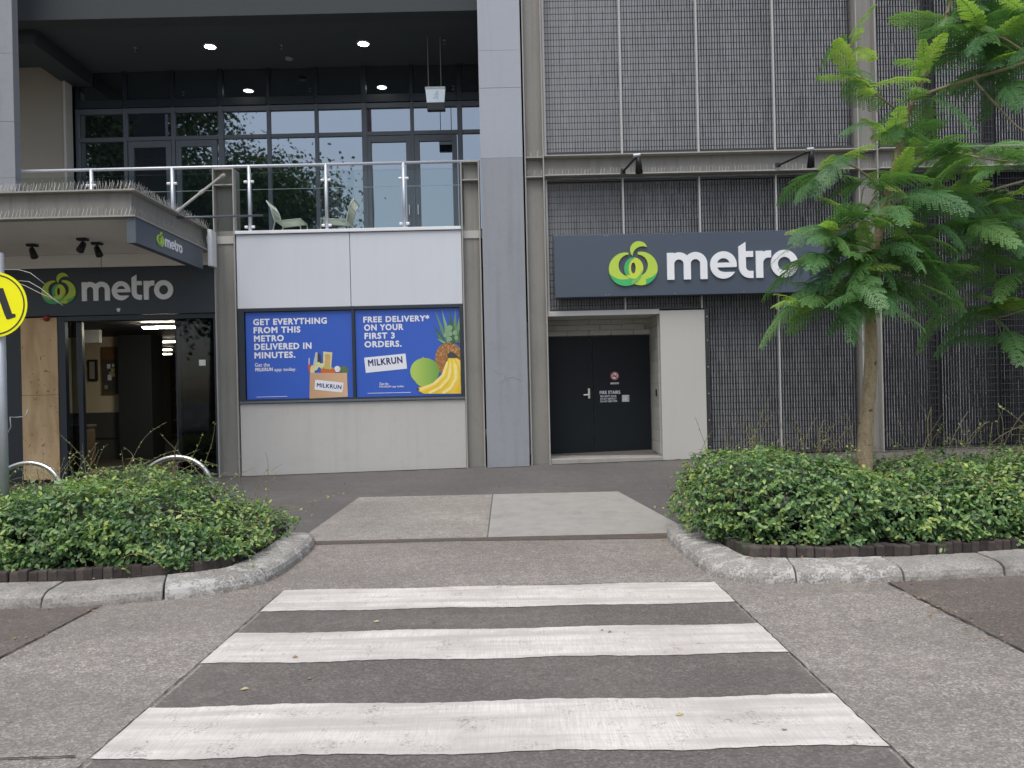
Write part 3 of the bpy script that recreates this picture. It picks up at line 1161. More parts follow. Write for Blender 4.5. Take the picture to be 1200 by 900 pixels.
ledger(0.635, 5.925)
ledger(6.275, 12.195)
for x0, x1 in ((0.33, 0.6), (5.96, 6.24)):
    spikes(bld, (x0, 13.0, 5.576), (x1, 13.0, 5.576), 5, 0.11, (.01, .02, 0), 3)
    spikes(bld, (x0, 13.0, 5.246), (x1, 13.0, 5.246), 5, 0.11, (.01, .02, 0), 4)

# backing wall behind the gratings
def wall(name, mat, x0, x1, y0, y1, z0, z1, bevel=0.0):
    return bx(name, mat, bld, x0, x1, y0, y1, z0, z1, bevel)


wall('backing_wall', M['backing'], 0.5, 14.0, 13.30, 13.4, 2.98, 11.0)
wall('backing_wall', M['backing'], 3.33, 14.0, 13.30, 13.4, 0.40, 2.975)

# bar gratings
def grating(x0, x1, z0, z1, seed, deep=0.043):
    rr = random.Random(seed)
    g = empty('grating_panel', ((x0 + x1) / 2, 13.08, z0), parent=bld)
    ya, yb = 13.055, 13.055 + deep
    mm = MB()
    pitch = 0.0465
    n = int((x1 - x0 - .04) / pitch)
    rp = 0.109
    nz = max(2, int(round((z1 - z0) / (rp * 2))))
    for i in range(n + 1):
        x = x0 + 0.02 + (x1 - x0 - 0.04) * i / n + rr.uniform(-.0015, .0015)
        t = 0.0033 * rr.uniform(0.75, 1.25)
        # bars are slightly bowed and twisted between the cross rods
        for k in range(nz):
            za, zb = z0 + (z1 - z0) * k / nz, z0 + (z1 - z0) * (k + 1) / nz
            j1 = rr.gauss(0, .0013)
            j2 = rr.gauss(0, .0013)
            mm.prism([(x - t + j1, ya), (x + t + j1, ya), (x + t + j2, yb), (x - t + j2, yb)], 'z', za, zb)
    mm.build('bars', M['grate'], g, kind='stuff')
    mm = MB()
    k = 0
    z = z0 + 0.06
    while z < z1 - 0.02:
        mm.box(x0, x1, ya - 0.006, ya - 0.0005, z - .0045, z + .0045)
        z += rp
    mm.build('cross_rods', M['grate'], g, kind='stuff')
    bx('edge_angle', M['grate'], g, x0, x1, ya - 0.02, yb + .02, z0 - .035, z0 - .001, 0)
    bx('edge_angle', M['grate'], g, x0, x1, ya - 0.02, yb + .02, z1 + .001, z1 + .035, 0)
    return g


edgesA = [0.66, 1.96, 3.26, 4.56, 5.90]
edgesB = [6.31, 7.28, 8.29, 9.3, 10.3, 11.3, 12.17]
sd_ = 0
for ed in (edgesA, edgesB):
    for a, b in zip(ed[:-1], ed[1:]):
        sd_ += 1
        grating(a + .02, b - .02, 5.66, 10.9, 100 + sd_)
        low = 0.52 if a > 3.2 else 2.99
        if a > 3.2:
            grating(a + .02, b - .02, low, 5.15, 200 + sd_, 0.062)
        else:
            grating(a + .02, b - .02, low, 5.15, 200 + sd_, 0.062)
    for k, x in enumerate(ed[:-1]):
        if ed is edgesA:
            wall('panel_strip', M['mullion'], x - .017, x + .017, 13.035, 13.06, 5.60, 10.9)
            wall('panel_strip', M['mullion'], x - .014, x + .014, 13.036, 13.06, 2.96 if x < 3.3 else 2.96, 5.2)
            if x > 3.3: wall('panel_strip', M['mullion'], x - .012, x + .012, 13.037, 13.06, 0.5, 2.955)
        elif k:
            wall('panel_post', M['grate'], x - .07, x + .07, 13.12, 13.2, 0.45, 5.2)
            wall('panel_post', M['grate'], x - .07, x + .07, 13.12, 13.2, 5.6, 10.9)
wall('edge_post', M['grate'], 3.295, 3.355, 12.99, 13.09, 0.40, 2.95, 0.003)
for z in (0.6, 1.05, 1.5, 1.95, 2.4, 2.8):
    wall('bolt_head', M['spike'], 3.315, 3.335, 12.978, 12.99, z, z + .02)

# fire-stair recess
RY = 13.9
wall('pier', M['cream'], 2.53, 3.29, 13.0, RY + .1, 0.36, 2.93, 0.006)
wall('recess_soffit', M['cream'], 0.64, 2.528, 13.02, RY, 2.885, 2.96)
wall('lintel_edge', M['mullion'], 0.64, 2.528, 13.0, 13.019, 2.875, 2.93)
wall('recess_back', M['cream'], 0.2, 2.528, RY + .06, RY + .16, 0.3, 2.884)
for k in range(3):
    for i in range(5):
        x0 = 0.62 + i * 0.4 - (0.2 if k % 2 else 0)
        x1 = min(2.524, x0 + 0.394)
        x0 = max(0.3, x0)
        z0, z1 = [(2.60, 2.69), (2.696, 2.79), (2.796, 2.88)][k]
        if x1 > x0: wall('lintel_block', M['block'], x0, x1, RY - .01 + .002 * (i % 2), RY + .055, z0, z1, 0.003)
for k in range(12):
    z0 = 0.5 + k * 0.2
    z1 = min(2.88, z0 + 0.194)
    wall('jamb_block', M['block'], 2.515, 2.529, 13.12, RY - .012, z0, z1, 0.003)
wall('step', M['slab_smooth'], 0.632, 2.529, 12.99, RY + .05, 0.30, 0.455, 0.01)
fd = empty('fire_door', (1.58, RY, 0.46), parent=bld)
bx('door_leaf', M['door'], fd, 0.55, 1.462, RY - .0, RY + .045, 0.475, 2.585, 0.003)
bx('door_leaf', M['door'], fd, 1.470, 2.505, RY - .004, RY + .045, 0.475, 2.585, 0.003)
hm = MB()
hm.box(1.372, 1.412, RY - .02, RY, 1.46, 1.64).box(1.29, 1.39, RY - .055, RY - .035, 1.515, 1.54).box(1.38, 1.40, RY - .05, RY - .02, 1.515, 1.54)
hm.build('handle', M['stainless'], fd, 0.004)
wall('card_reader', M['black'], 2.498, 2.514, 13.3, 13.38, 1.48, 1.60, 0.004)


def label_text(s, x, z, h, wdt, Y, mat, parent, bold=0.0, name='lettering', thick=0.003, rot=0):
    vf = text_shape(s, bold, 1.0)
    a, b, c, d = bounds(vf)
    if h is None: h = wdt / (b - a) * (d - c)
    sx, sy = wdt / (b - a), h / (d - c)
    return put(name, lay(vf, (x, Y, z), sx=sx, sy=sy, sn=thick, x0=a, y0=c, rot=rot), mat, parent, kind='stuff')


ns = empty('no_smoking_notice', (1.9, RY - .01, 1.75), 'small round red no-smoking notice on the black fire door', 'notice')
q = at(720.5, 440.5, RY - .008)
xx = np.array
vf = loops_mesh(contours(lambda X, Y: circ(X, Y, 0, 0, .075), -.1, .1, -.1, .1, 50), .002)
put('disc', lay(vf, (q.x, RY - .008, q.z)), M['print_white'], ns)
vf = loops_mesh(contours(lambda X, Y: U(np.abs(circ(X, Y, 0, 0, .068)) - .011, I(seg(X, Y, -.05, .05, .05, -.05, .008), circ(X, Y, 0, 0, .07))), -.1, .1, -.1, .1, 60), .002)
red_print = surf('red_print', (0.42, 0.06, 0.05), 0.4, 0.05)
put('red_ring', lay(vf, (q.x, RY - .011, q.z)), red_print, ns)
vf = loops_mesh(contours(lambda X, Y: U(seg(X, Y, -.04, -.004, .03, -.004, .008), seg(X, Y, .035, .01, .03, .03, .004)), -.1, .1, -.1, .1, 60), .002)
put('cigarette_mark', lay(vf, (q.x, RY - .013, q.z)), M['black'], ns)
q2 = at(720.5, 449, RY)
bx('caption', M['print_white'], ns, q2.x - .075, q2.x + .075, RY - .01, RY - .006, q2.z - .018, q2.z + .012, 0)
label_text('NO SMOKING', q2.x - .068, q2.z - .012, .018, .136, RY - .012, M['black'], ns)
fs_ = empty('fire_stairs_lettering', (1.9, RY - .01, 1.5), 'white FIRE STAIRS warning lettering on the black fire door', 'lettering')
q = at(703, 462, RY)
label_text('FIRE STAIRS', q.x, q.z, .06, .37, RY - .008, M['print_white'], fs_, 0.02)
for k, (s_, wd) in enumerate((('FIRE SAFETY DOOR', .29), ('DO NOT OBSTRUCT', .29), ('DO NOT KEEP OPEN', .30))):
    label_text(s_, q.x + .01, q.z - .055 - k * .046, .033, wd, RY - .008, M['print_white'], fs_, 0.012)
fn_ = empty('door_notice', (2.2, RY - .01, 1.4), 'small pale printed notice right of the fire stairs lettering', 'notice')
q = at(729, 471, RY)
bx('sheet', M['timber'], fn_, q.x, q.x + .135, RY - .008, RY - .005, q.z, q.z + .125, 0)
for k in range(5):
    bx('text_line', M['print_white'], fn_, q.x + .01, q.x + .12 - .02 * (k % 2), RY - .011, RY - .0085, q.z + .012 + k * .023, q.z + .024 + k * .023, 0)

# --- middle bay: spandrel panels, poster window, plinth
wall('spandrel_panel', M['spandrel'], -4.605, -2.692, 12.985, 13.04, 3.12, 4.365, 0.004)
wall('spandrel_panel', M['spandrel'], -2.682, -0.80, 12.985, 13.04, 3.12, 4.365, 0.004)
wall('balcony_capping', M['white_metal'], -4.615, -0.80, 12.95, 13.2, 4.375, 4.43, 0.006)
wall('spandrel_core', M['black'], -4.6, -0.81, 13.05, 13.3, 0.3, 4.36)
wall('plinth_wall', M['render'], -4.60, -0.795, 12.99, 13.049, 0.24, 1.505, 0.004)
pw = empty('poster_window', (-2.7, 13.0, 1.5), parent=bld)
fx0, fx1, fz0, fz1 = -4.60, -0.795, 1.512, 3.112
mm = MB()
mm.box(fx0, fx0 + .10, 12.975, 13.045, fz0, fz1).box(fx1 - .065, fx1, 12.975, 13.045, fz0, fz1)
mm.box(fx0 + .10, fx1 - .065, 12.975, 13.045, fz0, fz0 + .06).box(fx0 + .10, fx1 - .065, 12.975, 13.045, fz1 - .05, fz1)
mm.box(-2.685, -2.635, 12.98, 13.044, fz0 + .0605, fz1 - .0505)
mm.build('frame', M['navy'], pw, 0.003)
bx('sill', M['frame'], pw, fx0, fx1, 12.955, 12.974, fz0 - .0, fz0 + .035, 0.003)

# posters
PY = 13.02


def pr(px, py, d=0.0):
    return at(px, py, PY - d)


def shape2(name, fn, box, mat, parent, depth, n=90):
    """print shape given in photograph pixels"""
    x0, x1, y0, y1 = box
    lp = contours(lambda X, Y: fn(X, Y), x0, x1, y0, y1, n)
    pts = [[(lambda q: (q.x, q.z))(at(a, b, PY)) for a, b in l] for l in lp]
    vf = loops_mesh(pts, 0.0012)
    return put(name, lay(vf, (0, PY - depth, 0)), mat, parent)


def poly2(name, pts, mat, parent, depth):
    q = [(lambda p: (p.x, p.z))(at(a, b, PY)) for a, b in pts]
    vf = loops_mesh([q], 0.0012)
    return put(name, lay(vf, (0, PY - depth, 0)), mat, parent)


def ptext(s, px0, px1, pyb, h, parent, mat, bold=0.03, depth=.004, rot=None, name='lettering'):
    a, b = at(px0, pyb, PY), at(px1, pyb, PY)
    wdt = (b.x - a.x)
    return label_text(s, a.x, a.z, h, wdt, PY - depth, mat, parent, bold, name, 0.0012, 0.0 if rot is None else rot)


pA = empty('poster', (-3.6, PY, 1.6), 'blue delivery poster with a paper grocery bag, left of the two window posters', 'poster')
bx('sheet', M['blue'], pA, -4.49, -2.692, PY, PY + .01, 1.58, 3.055, 0)
PX = 13.02 / 900
for s_, x0, x1, yb in (('GET EVERYTHING', 297, 383.5, 381), ('FROM THIS', 297.5, 352.5, 390.6), ('METRO', 298, 333, 400.3), ('DELIVERED IN', 298.5, 365.5, 410), ('MINUTES.', 298.5, 346.5, 420)):
    ptext(s_, x0, x1, yb + 0.4, 7.6 * PX, pA, M['print_white'], 0.04)
ptext('Get the', 299, 316.5, 430, 4.6 * PX, pA, M['print_white'], 0.012)
ptext('MILKRUN', 299.5, 320, 435.3, 4.2 * PX, pA, M['print_white'], 0.04)
ptext('app today.', 322, 347.5, 436.3, 5.2 * PX, pA, M['print_white'], 0.012)
bx('fine_print', M['print_white'], pA, at(301, 465, PY).x, at(337, 465, PY).x, PY - .004, PY - .001, at(301, 465.6, PY).z, at(301, 465.6, PY).z + .008, 0)
c2 = lambda r, g, b: (r, g, b)
bagm = grad_mat('bag_print', (0.5, 0.3, 0.17), (0.62, 0.4, 0.24), -3.4, -2.75, 0)
pm = {k: surf('print_' + k, v, 0.4, 0.18, 12, 40) for k, v in dict(red_fruit=(0.5, 0.07, 0.03), pale=(0.62, 0.58, 0.3), green=(0.1, 0.16, 0.07), bread=(0.55, 0.36, 0.14),
      dark_pack=(0.045, 0.05, 0.045), silver=(0.45, 0.47, 0.5), lime=(0.4, 0.46, 0.12), garlic=(0.72, 0.7, 0.68), tomato=(0.55, 0.13, 0.03)).items()}
poly2('chilli_print', [(361, 427), (364.5, 427), (366, 436), (362.5, 437)], pm['red_fruit'], pA, .003)
shape2('chilli_stem_print', lambda X, Y: seg(X, Y, 362.4, 427, 362.6, 420, .5), (355, 370, 415, 430), pm['garlic'], pA, .003, 60)
poly2('silver_pack_print', [(367, 428), (370, 413), (372.5, 412.6), (372.5, 430)], pm['silver'], pA, .003)
poly2('dark_pack_print', [(372, 430), (372.5, 412.5), (376, 416), (377, 430)], pm['dark_pack'], pA, .0035)
poly2('bread_bag_print', [(379, 412), (389.8, 413), (388.3, 431), (379, 431)], pm['pale'], pA, .003)
poly2('bread_print', [(381.5, 415), (387.5, 415), (387, 431), (380.5, 431)], pm['bread'], pA, .0045)
shape2('greens_print', lambda X, Y: U(*[circ(X, Y, 400 + 9 * math.cos(k * 2.4) * (k / 12) ** .5, 433.5 + 3.6 * math.sin(k * 2.4) * (k / 12) ** .5, 1.5 + (k % 3) * .5) for k in range(12)]), (385, 415, 425, 442), pm['green'], pA, .003)
shape2('pear_print', lambda X, Y: U(circ(X, Y, 366.5, 434, 2.6, 6), circ(X, Y, 373, 427.5, 3.6, 3.2), circ(X, Y, 378, 429, 3, 3.4), circ(X, Y, 370, 431, 3, 3)), (360, 392, 420, 444), pm['pale'], pA, .005)
shape2('grape_print', lambda X, Y: U(circ(X, Y, 381, 431, 2.4), circ(X, Y, 385.5, 431.5, 2.2), circ(X, Y, 389, 432.5, 2)), (375, 395, 424, 440), pm['lime'], pA, .0058)
shape2('tomato_print', lambda X, Y: U(circ(X, Y, 379.5, 434.5, 3.2), circ(X, Y, 385, 435.5, 3), circ(X, Y, 390, 435, 3.2)), (370, 398, 426, 444), pm['tomato'], pA, .0066)
shape2('garlic_print', lambda X, Y: circ(X, Y, 395.6, 432.5, 3.6), (388, 403, 425, 440), pm['garlic'], pA, .0066)
poly2('paper_bag_print', [(363.5, 437), (407, 437), (408, 465), (363, 467)], bagm, pA, .008)
poly2('bag_label_print', [(370, 445), (403, 448.5), (401.5, 460), (369, 456.5)], M['print_white'], pA, .0095)
ptext('MILKRUN', 371.5, 400.5, 453.6, 4.9 * PX, pA, M['print_navy'], 0.028, .011, rot=R(-6.5))

pB = empty('poster', (-1.7, PY, 1.6), 'blue free-delivery poster with pineapple, apple and bananas, right of the two', 'poster')
bx('sheet', M['blue'], pB, -2.632, -0.862, PY, PY + .01, 1.58, 3.055, 0)
for s_, x0, x1, yb in (('FREE DELIVERY*', 426, 503.5, 378), ('ON YOUR', 427, 473, 387.6), ('FIRST 3', 427.5, 463, 397.4), ('ORDERS.', 427.5, 471, 407.2)):
    ptext(s_, x0, x1, yb + 0.2, 7.5 * PX, pB, M['print_white'], 0.04)
poly2('label_print', [(427, 419.2), (475.4, 414.3), (477.3, 432), (429, 437)], M['print_white'], pB, .003)
ptext('MILKRUN', 432, 472.5, 429.6, 8.0 * PX, pB, M['print_navy'], 0.034, .0045, rot=R(4.6))
ptext('Get the', 445, 455.5, 451.4, 3.2 * PX, pB, M['print_white'], 0.012)
ptext('MILKRUN app today.', 445, 474, 455, 3.0 * PX, pB, M['print_white'], 0.014)
bx('fine_print', M['print_white'], pB, at(431, 460, PY).x, at(482, 460, PY).x, PY - .004, PY - .001, at(431, 461.2, PY).z, at(431, 461.2, PY).z + .008, 0)
zq = lambda py: at(500, py, PY).z
pine = grad_mat('pineapple_print', (0.42, 0.2, 0.06), (0.62, 0.4, 0.16), zq(445), zq(400), 2, (26, (0.3, 0.12, 0.03)))
leafg = [grad_mat('pineapple_leaf_print', (0.09, 0.2, 0.08), (0.16, 0.3, 0.12), zq(400), zq(362)), surf('pineapple_leaf_pale', (0.22, 0.36, 0.2), 0.4, 0.2, 20), surf('pineapple_leaf_dark', (0.05, 0.12, 0.05), 0.4, 0.2, 20)]
shape2('pineapple_print', lambda X, Y: I(circ(X, Y, 526.5, 421, 16.5, 20), X - 541.3), (505, 545, 395, 446), pine, pB, .003)
rr = random.Random(5)
lk = 0
for (bx_, by_, tx, ty, wd) in [(524, 401, 510, 364, 4), (527, 400, 518, 362.5, 4.5), (530, 400, 527, 361.5, 5), (533, 400, 534, 362, 5), (536, 400, 540, 364, 4.5), (521, 402, 508, 380, 3.2), (520, 402, 511, 389, 3),
                               (522, 402, 512, 397, 2.8), (538, 401, 541, 376, 3.5), (538, 402, 541, 390, 3), (526, 402, 521, 380, 4), (531, 402, 531, 376, 5), (535, 402, 537, 382, 4)]:
    dx, dy = tx - bx_, ty - by_
    l = math.hypot(dx, dy)
    nx, ny = -dy / l * wd / 2, dx / l * wd / 2
    mx_, my_ = bx_ + dx * .35, by_ + dy * .35
    poly2('pineapple_leaf_print', [(bx_ - nx * .6, by_ - ny * .6), (mx_ - nx, my_ - ny), (tx, ty), (mx_ + nx, my_ + ny), (bx_ + nx * .6, by_ + ny * .6)], leafg[lk % 3], pB, .004 + lk * .0007)
    lk += 1
for k, (a, b, r_) in enumerate([(527.5, 384.5, 3.6), (528, 391, 3), (522, 393, 2.6), (533.5, 390, 3), (527.5, 397.5, 2.8), (535, 396, 2.6)]):
    shape2('pineapple_scale_print', lambda X, Y, a=a, b=b, r_=r_: circ(X, Y, a, b, r_ * .85, r_), (515, 545, 375, 405), leafg[1], pB, .0135 + k * .0004, 70)
apple = grad_mat('apple_print', (0.4, 0.55, 0.1), (0.14, 0.32, 0.05), at(486, 436, PY).x, at(516, 436, PY).x, 0)
shape2('apple_print', lambda X, Y: U(circ(X, Y, 498, 435, 17, 15.5), circ(X, Y, 499, 441, 13.5, 13)), (475, 520, 415, 460), apple, pB, .0055)
shape2('apple_stem_print', lambda X, Y: seg(X, Y, 495.5, 421.5, 496, 418.6, .55), (488, 504, 412, 426), pm['bread'], pB, .0065, 60)
ban = [grad_mat('banana_print', (0.78, 0.5, 0.03), (0.86, 0.66, 0.1), zq(462), zq(420)), surf('banana_pale', (0.85, 0.72, 0.25), 0.4, 0.1, 10), surf('banana_deep', (0.74, 0.5, 0.03), 0.4, 0.1, 10)]
def chain(pts, r_):
    return lambda X, Y: I(U(*[seg(X, Y, *p_, *q_, r_) for p_, q_ in zip(pts[:-1], pts[1:])]), X - 541.4, Y - 461.4)
poly2('banana_print', [(526, 418), (522, 434), (516, 443), (508, 449), (490, 454.5), (489.5, 457.5), (497, 461.4), (541.3, 461.2), (541.3, 424), (534, 418.5)], ban[0], pB, .0075)
for k, (pts, r_, mt) in enumerate([([(524.5, 425), (519, 440), (509, 449.5), (494, 456.3)], 1.5, 1), ([(526.5, 421), (523.5, 440), (512, 452.5), (497, 459.6)], .55, 2),
                                   ([(529, 427), (526, 443), (516, 454), (504, 460)], 1.5, 1), ([(529.5, 421), (530.5, 439), (523, 452), (509, 461)], .6, 2),
                                   ([(534, 428), (534.5, 444), (528, 455), (520, 460)], 1.7, 1), ([(533, 420), (539, 435), (539.5, 449), (534, 461)], .6, 2)]):
    shape2('banana_print', chain(pts, r_), (484, 546, 412, 466), ban[mt], pB, .0082 + k * .0005, 140)
shape2('banana_tip_print', lambda X, Y: circ(X, Y, 490, 456, 1.5), (484, 500, 448, 464), pm['dark_pack'], pB, .0118, 50)
poly2('banana_stalk_print', [(524, 416), (528, 412), (533, 414), (538, 419), (531, 419.5), (525.5, 419.5)], pm['dark_pack'], pB, .0122)

# --- emblem and lettering of the shop signs (unit: letter x-height = 1)
def letter_fns():
    w_ = 0.26
    h = w_ / 2

    def m_(X, Y):
        a = rect(X, Y, 0, w_, 0, .985)
        for c_ in (.13 + .3025, .735 + .3025):
            a = U(a, I(np.abs(np.hypot(X - c_, Y - .565) - .3025) - h, .565 - Y))
            a = U(a, rect(X, Y, c_ + .3025 - h, c_ + .3025 + h, 0, .57))
        return a

    def e_(X, Y):
        r_ = np.abs(np.hypot((X - .48) * 1.03, Y - .5) - .375) - .125
        cut = rect(X, Y, .48, 1.1, .24, .415)
        return U(I(r_, -cut), rect(X, Y, .2, .95 - .02, .415, .585))

    def t_(X, Y):
        a = I(rect(X, Y, 0, w_, .43, 1.33), Y - (1.16 + .65 * X))
        a = U(a, I(np.abs(np.hypot(X - .42, Y - .42) - .29) - h, X - .42, Y - .43))
        return U(a, rect(X, Y, .41, .53, 0, w_), rect(X, Y, 0, .53, .77, .985))

    def r_(X, Y):
        a = rect(X, Y, 0, w_, 0, .985)
        a = U(a, I(np.abs(np.hypot(X - .46, Y - .535) - .33) - h, X - .46, .535 - Y))
        return U(a, rect(X, Y, .45, .56, .735, .995))

    def o_(X, Y):
        return np.abs(np.hypot((X - .49) * 1.02, Y - .5) - .375) - .128
    return [(m_, 0, 1.5), (e_, 1.58, 1.0), (t_, 2.62, .56), (r_, 3.25, .6), (o_, 3.80, 1.0)]


LET = [loops_mesh([[(a + ox, b) for a, b in lp] for lp in contours(fn, -.06, wd + .06, -.08, 1.42, 110)], 1.0) for fn, ox, wd in letter_fns()]


# emblem in the units of a 437 x 400 field, y up, origin bottom-left
def emblem_fns():
    cx1, cy1, r1 = 150, 151, 150
    cx2, cy2, r2 = 287, 155, 150
    H1 = lambda X, Y: circ(X, Y, 186, 184, 99)
    H2 = lambda X, Y: circ(X, Y, 254, 184, 97)
    ringo = lambda X, Y: circ(X, Y, 222, 158, 86, 97)
    lens = lambda X, Y: circ(X, Y, 219, 160, 21, 50)
    left = lambda X, Y: I(circ(X, Y, cx1, cy1, r1), -H1(X, Y), X - 222, np.where(Y > 205, X - 178, -1000))
    lowL = lambda X, Y: I(circ(X, Y, cx1, cy1, r1), -circ(X, Y, 132, 232, 172), X - 262)
    right = lambda X, Y: I(circ(X, Y, cx2, cy2, r2), -H2(X, Y), 224 - X, np.where(Y > 205, 262 - X, -1000))
    lowR = lambda X, Y: I(circ(X, Y, cx2, cy2, r2), -circ(X, Y, 300, 236, 178), 330 - X)
    ring = lambda X, Y: I(ringo(X, Y), -lens(X, Y), 62 - Y + np.abs(X - 222) * .2)
    ringG = lambda X, Y: I(ringo(X, Y), -circ(X, Y, 238, 154, 62, 92), -lens(X, Y), X - 232, 100 - Y)
    arm = lambda X, Y: I(circ(X, Y, 150, 151, 151), -circ(X, Y, 138, 206, 172), 200 - X, Y - 190)
    leaf = lambda X, Y: I(circ(X, Y, 272, 322, 78), -circ(X, Y, 306, 262, 92), np.where(Y < 300, X - 262, -1000))
    return [('left_crescent', left, 'A', 0), ('right_crescent', right, 'A', 0), ('lower_shade', lowL, 'C', 1), ('lower_shade', lowR, 'C', 1),
            ('ring', ring, 'B', 2), ('ring_shade', ringG, 'C', 3), ('arm', arm, 'D', 3), ('leaf', leaf, 'A', 0)]


EMB = [(nm, loops_mesh(contours(fn, -12, 450, -12, 412, 120), 1.0), c_, ly) for nm, fn, c_, ly in emblem_fns()]
GR = {'A': surf('emblem_lime', (0.46, 0.62, 0.06), 0.4, 0.08, 3), 'B': surf('emblem_yellow', (0.56, 0.65, 0.05), 0.4, 0.08, 3),
      'C': surf('emblem_green', (0.05, 0.42, 0.13), 0.4, 0.08, 3), 'D': surf('emblem_midgreen', (0.16, 0.48, 0.1), 0.4, 0.08, 3)}


def wordmark(parent, origin, xh, th, ux=(1, 0, 0), un=(0, -1, 0)):
    for vf in LET:
        put('letter', lay(vf, Vector(origin) + Vector(un) * (th / 2), ux, (0, 0, 1), un, xh, xh, th), M['white'], parent)


def emblem(parent, origin, wdt, th, ux=(1, 0, 0), un=(0, -1, 0)):
    e = empty('emblem', origin, parent=parent)
    s_ = wdt / 437
    for nm, vf, c_, ly in EMB:
        put(nm, lay(vf, Vector(origin) + Vector(un) * (th / 2 + ly * .0022), ux, (0, 0, 1), un, s_, s_, th), GR[c_], e)


SY = 12.82
s1 = empty('shop_sign', (3.2, SY, 3.16), 'wide slate fascia sign with green emblem and metro, on the mesh above the fire door', 'sign')
bx('sign_box', M['sign'], s1, 0.755, 5.67, SY, 12.98, 3.165, 4.205, 0.006)
for x in (1.0, 2.2, 3.4, 4.6):
    bx('bracket', M['black'], s1, x, x + .05, 12.98, 13.05, 3.3, 4.1, 0)
for x in (1.6, 1.65, 2.75, 3.9, 5.1):
    bx('screw', M['spike'], s1, x, x + .012, SY - .003, SY, 4.175, 4.187, 0)
    bx('screw', M['spike'], s1, x, x + .012, SY - .003, SY, 3.19, 3.202, 0)
q = at(714, 336, SY)
emblem(s1, (q.x, SY - .001, q.z + .0), 57 * SY / 900, .03)
q = at(782, 328.3, SY)
wordmark(s1, (q.x, SY - .001, q.z), 32 * SY / 900, .03)

# ------------------------------------------------------------------ left bay: shopfront
zs0 = 0.27
s2 = empty('shop_sign', (-6.6, 13.0, 3.07), 'dark fascia sign with dull green emblem and metro over the shop entrance', 'sign')
bx('sign_box', surf('entrance_fascia', (0.03, 0.041, 0.054), 0.4, 0.06), s2, -11.5, -5.0, 13.0, 13.12, 3.07, 3.87, 0.004)
q = at(50, 357, 13.0)
emblem(s2, (q.x, 12.999, q.z), 40 * 13 / 900, .02)
q = at(97, 353, 13.0)
wordmark(s2, (q.x, 12.999, q.z), 22.3 * 13 / 900, .02)
wall('bulkhead', M['soffit'], -11.5, -4.985, 13.0, 13.1, 3.88, 4.10, 0.003)
wall('bulkhead_joint', M['steel'], -6.905, -6.895, 12.996, 13.0, 3.88, 4.10)

# shopfront frames and glass
sf = empty('shopfront', (-6.5, 13.1, zs0), parent=bld)
mm = MB().box(-11.5, -8.34, 13.06, 13.2, zs0, 3.065)
mm.build('dark_cladding', M['navy'], sf, 0.003)
def fr(x0, x1, y0=13.06, y1=13.16, z0=zs0, z1=3.065, mt='navy'):
    return bx('post', M[mt], sf, x0, x1, y0, y1, z0, z1, 0.004)
fr(-7.70, -7.58)
fr(-7.45, -7.37, 13.2, 13.28, zs0, 2.98)
fr(-5.77, -5.68, 13.2, 13.28, zs0, 2.98)
fr(-5.05, -4.99, 13.06, 13.16)
bx('head', M['navy'], sf, -7.577, -5.052, 13.06, 13.30, 2.985, 3.065, 0.003)
bx('door_glass', M['shopglass'], sf, -7.58, -7.45, 13.235, 13.247, zs0 + .05, 2.98, 0)
bx('door_glass', M['shopglass'], sf, -5.68, -5.10, 13.235, 13.247, zs0 + .05, 2.98, 0)
bx('fixed_glass', M['shopglass'], sf, -5.70, -5.051, 13.10, 13.112, zs0 + .05, 2.984, 0)
bx('sill', M['navy'], sf, -5.70, -5.051, 13.08, 13.15, zs0 - .02, zs0 + .05, 0.003)
q = at(237, 425, 13.08)
bx('opening_notice', M['paper'], sf, q.x - .055, q.x + .055, 13.09, 13.098, q.z - .05, q.z + .05, 0)
bx('floor_track', M['stainless'], sf, -7.58, -5.71, 13.14, 13.24, zs0 - .02, zs0 + .008, 0)
q = at(140, 363.5, 13.03)
vs = MB().tube([(q.x, 13.03, q.z + .03), (q.x, 13.03, q.z), (q.x, 13.03, q.z - .03), (q.x, 13.03, q.z - .045)], [.045, .045, .035, .01], 12)
vs.build('camera_dome', M['white_metal'], sf, 0, True)
q = at(55.5, 373, 13.02)
mm = MB().tube([(q.x, 13.0, q.z + .055), (q.x, 13.0, q.z - .02), (q.x, 13.0, q.z - .05)], [.05, .05, .03], 14)
mm.build('alarm_light', M['red'], sf, 0, True)
# plywood sheets
ply = empty('plywood_hoarding', (-8.05, 13.05, .27), 'two bare plywood sheets boarding up the window beside the shop entrance', 'hoarding')
bx('sheet', M['ply'], ply, -8.33, -7.71, 13.05, 13.068, 0.30, 1.735, 0.003)
bx('sheet', M['ply'], ply, -8.33, -7.71, 13.053, 13.071, 1.74, 3.05, 0.003)
wall('boarded_back', M['black'], -8.34, -7.70, 13.08, 13.2, 0.27, 3.06)

# shop interior
inn = empty('shop_interior', (-8, 17, zs0), parent=bld)
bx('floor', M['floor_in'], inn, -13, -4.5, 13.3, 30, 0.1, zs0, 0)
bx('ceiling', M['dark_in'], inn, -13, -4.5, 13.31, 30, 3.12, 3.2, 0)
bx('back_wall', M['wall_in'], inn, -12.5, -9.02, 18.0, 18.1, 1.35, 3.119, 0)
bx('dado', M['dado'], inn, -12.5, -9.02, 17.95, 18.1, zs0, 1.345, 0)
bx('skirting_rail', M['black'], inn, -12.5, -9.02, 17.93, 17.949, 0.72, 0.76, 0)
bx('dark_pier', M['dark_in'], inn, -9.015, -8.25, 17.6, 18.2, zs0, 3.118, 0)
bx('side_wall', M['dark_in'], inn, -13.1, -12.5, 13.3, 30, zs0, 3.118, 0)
bx('side_wall', M['dark_in'], inn, -5.05, -4.9, 13.35, 30, zs0, 3.118, 0)
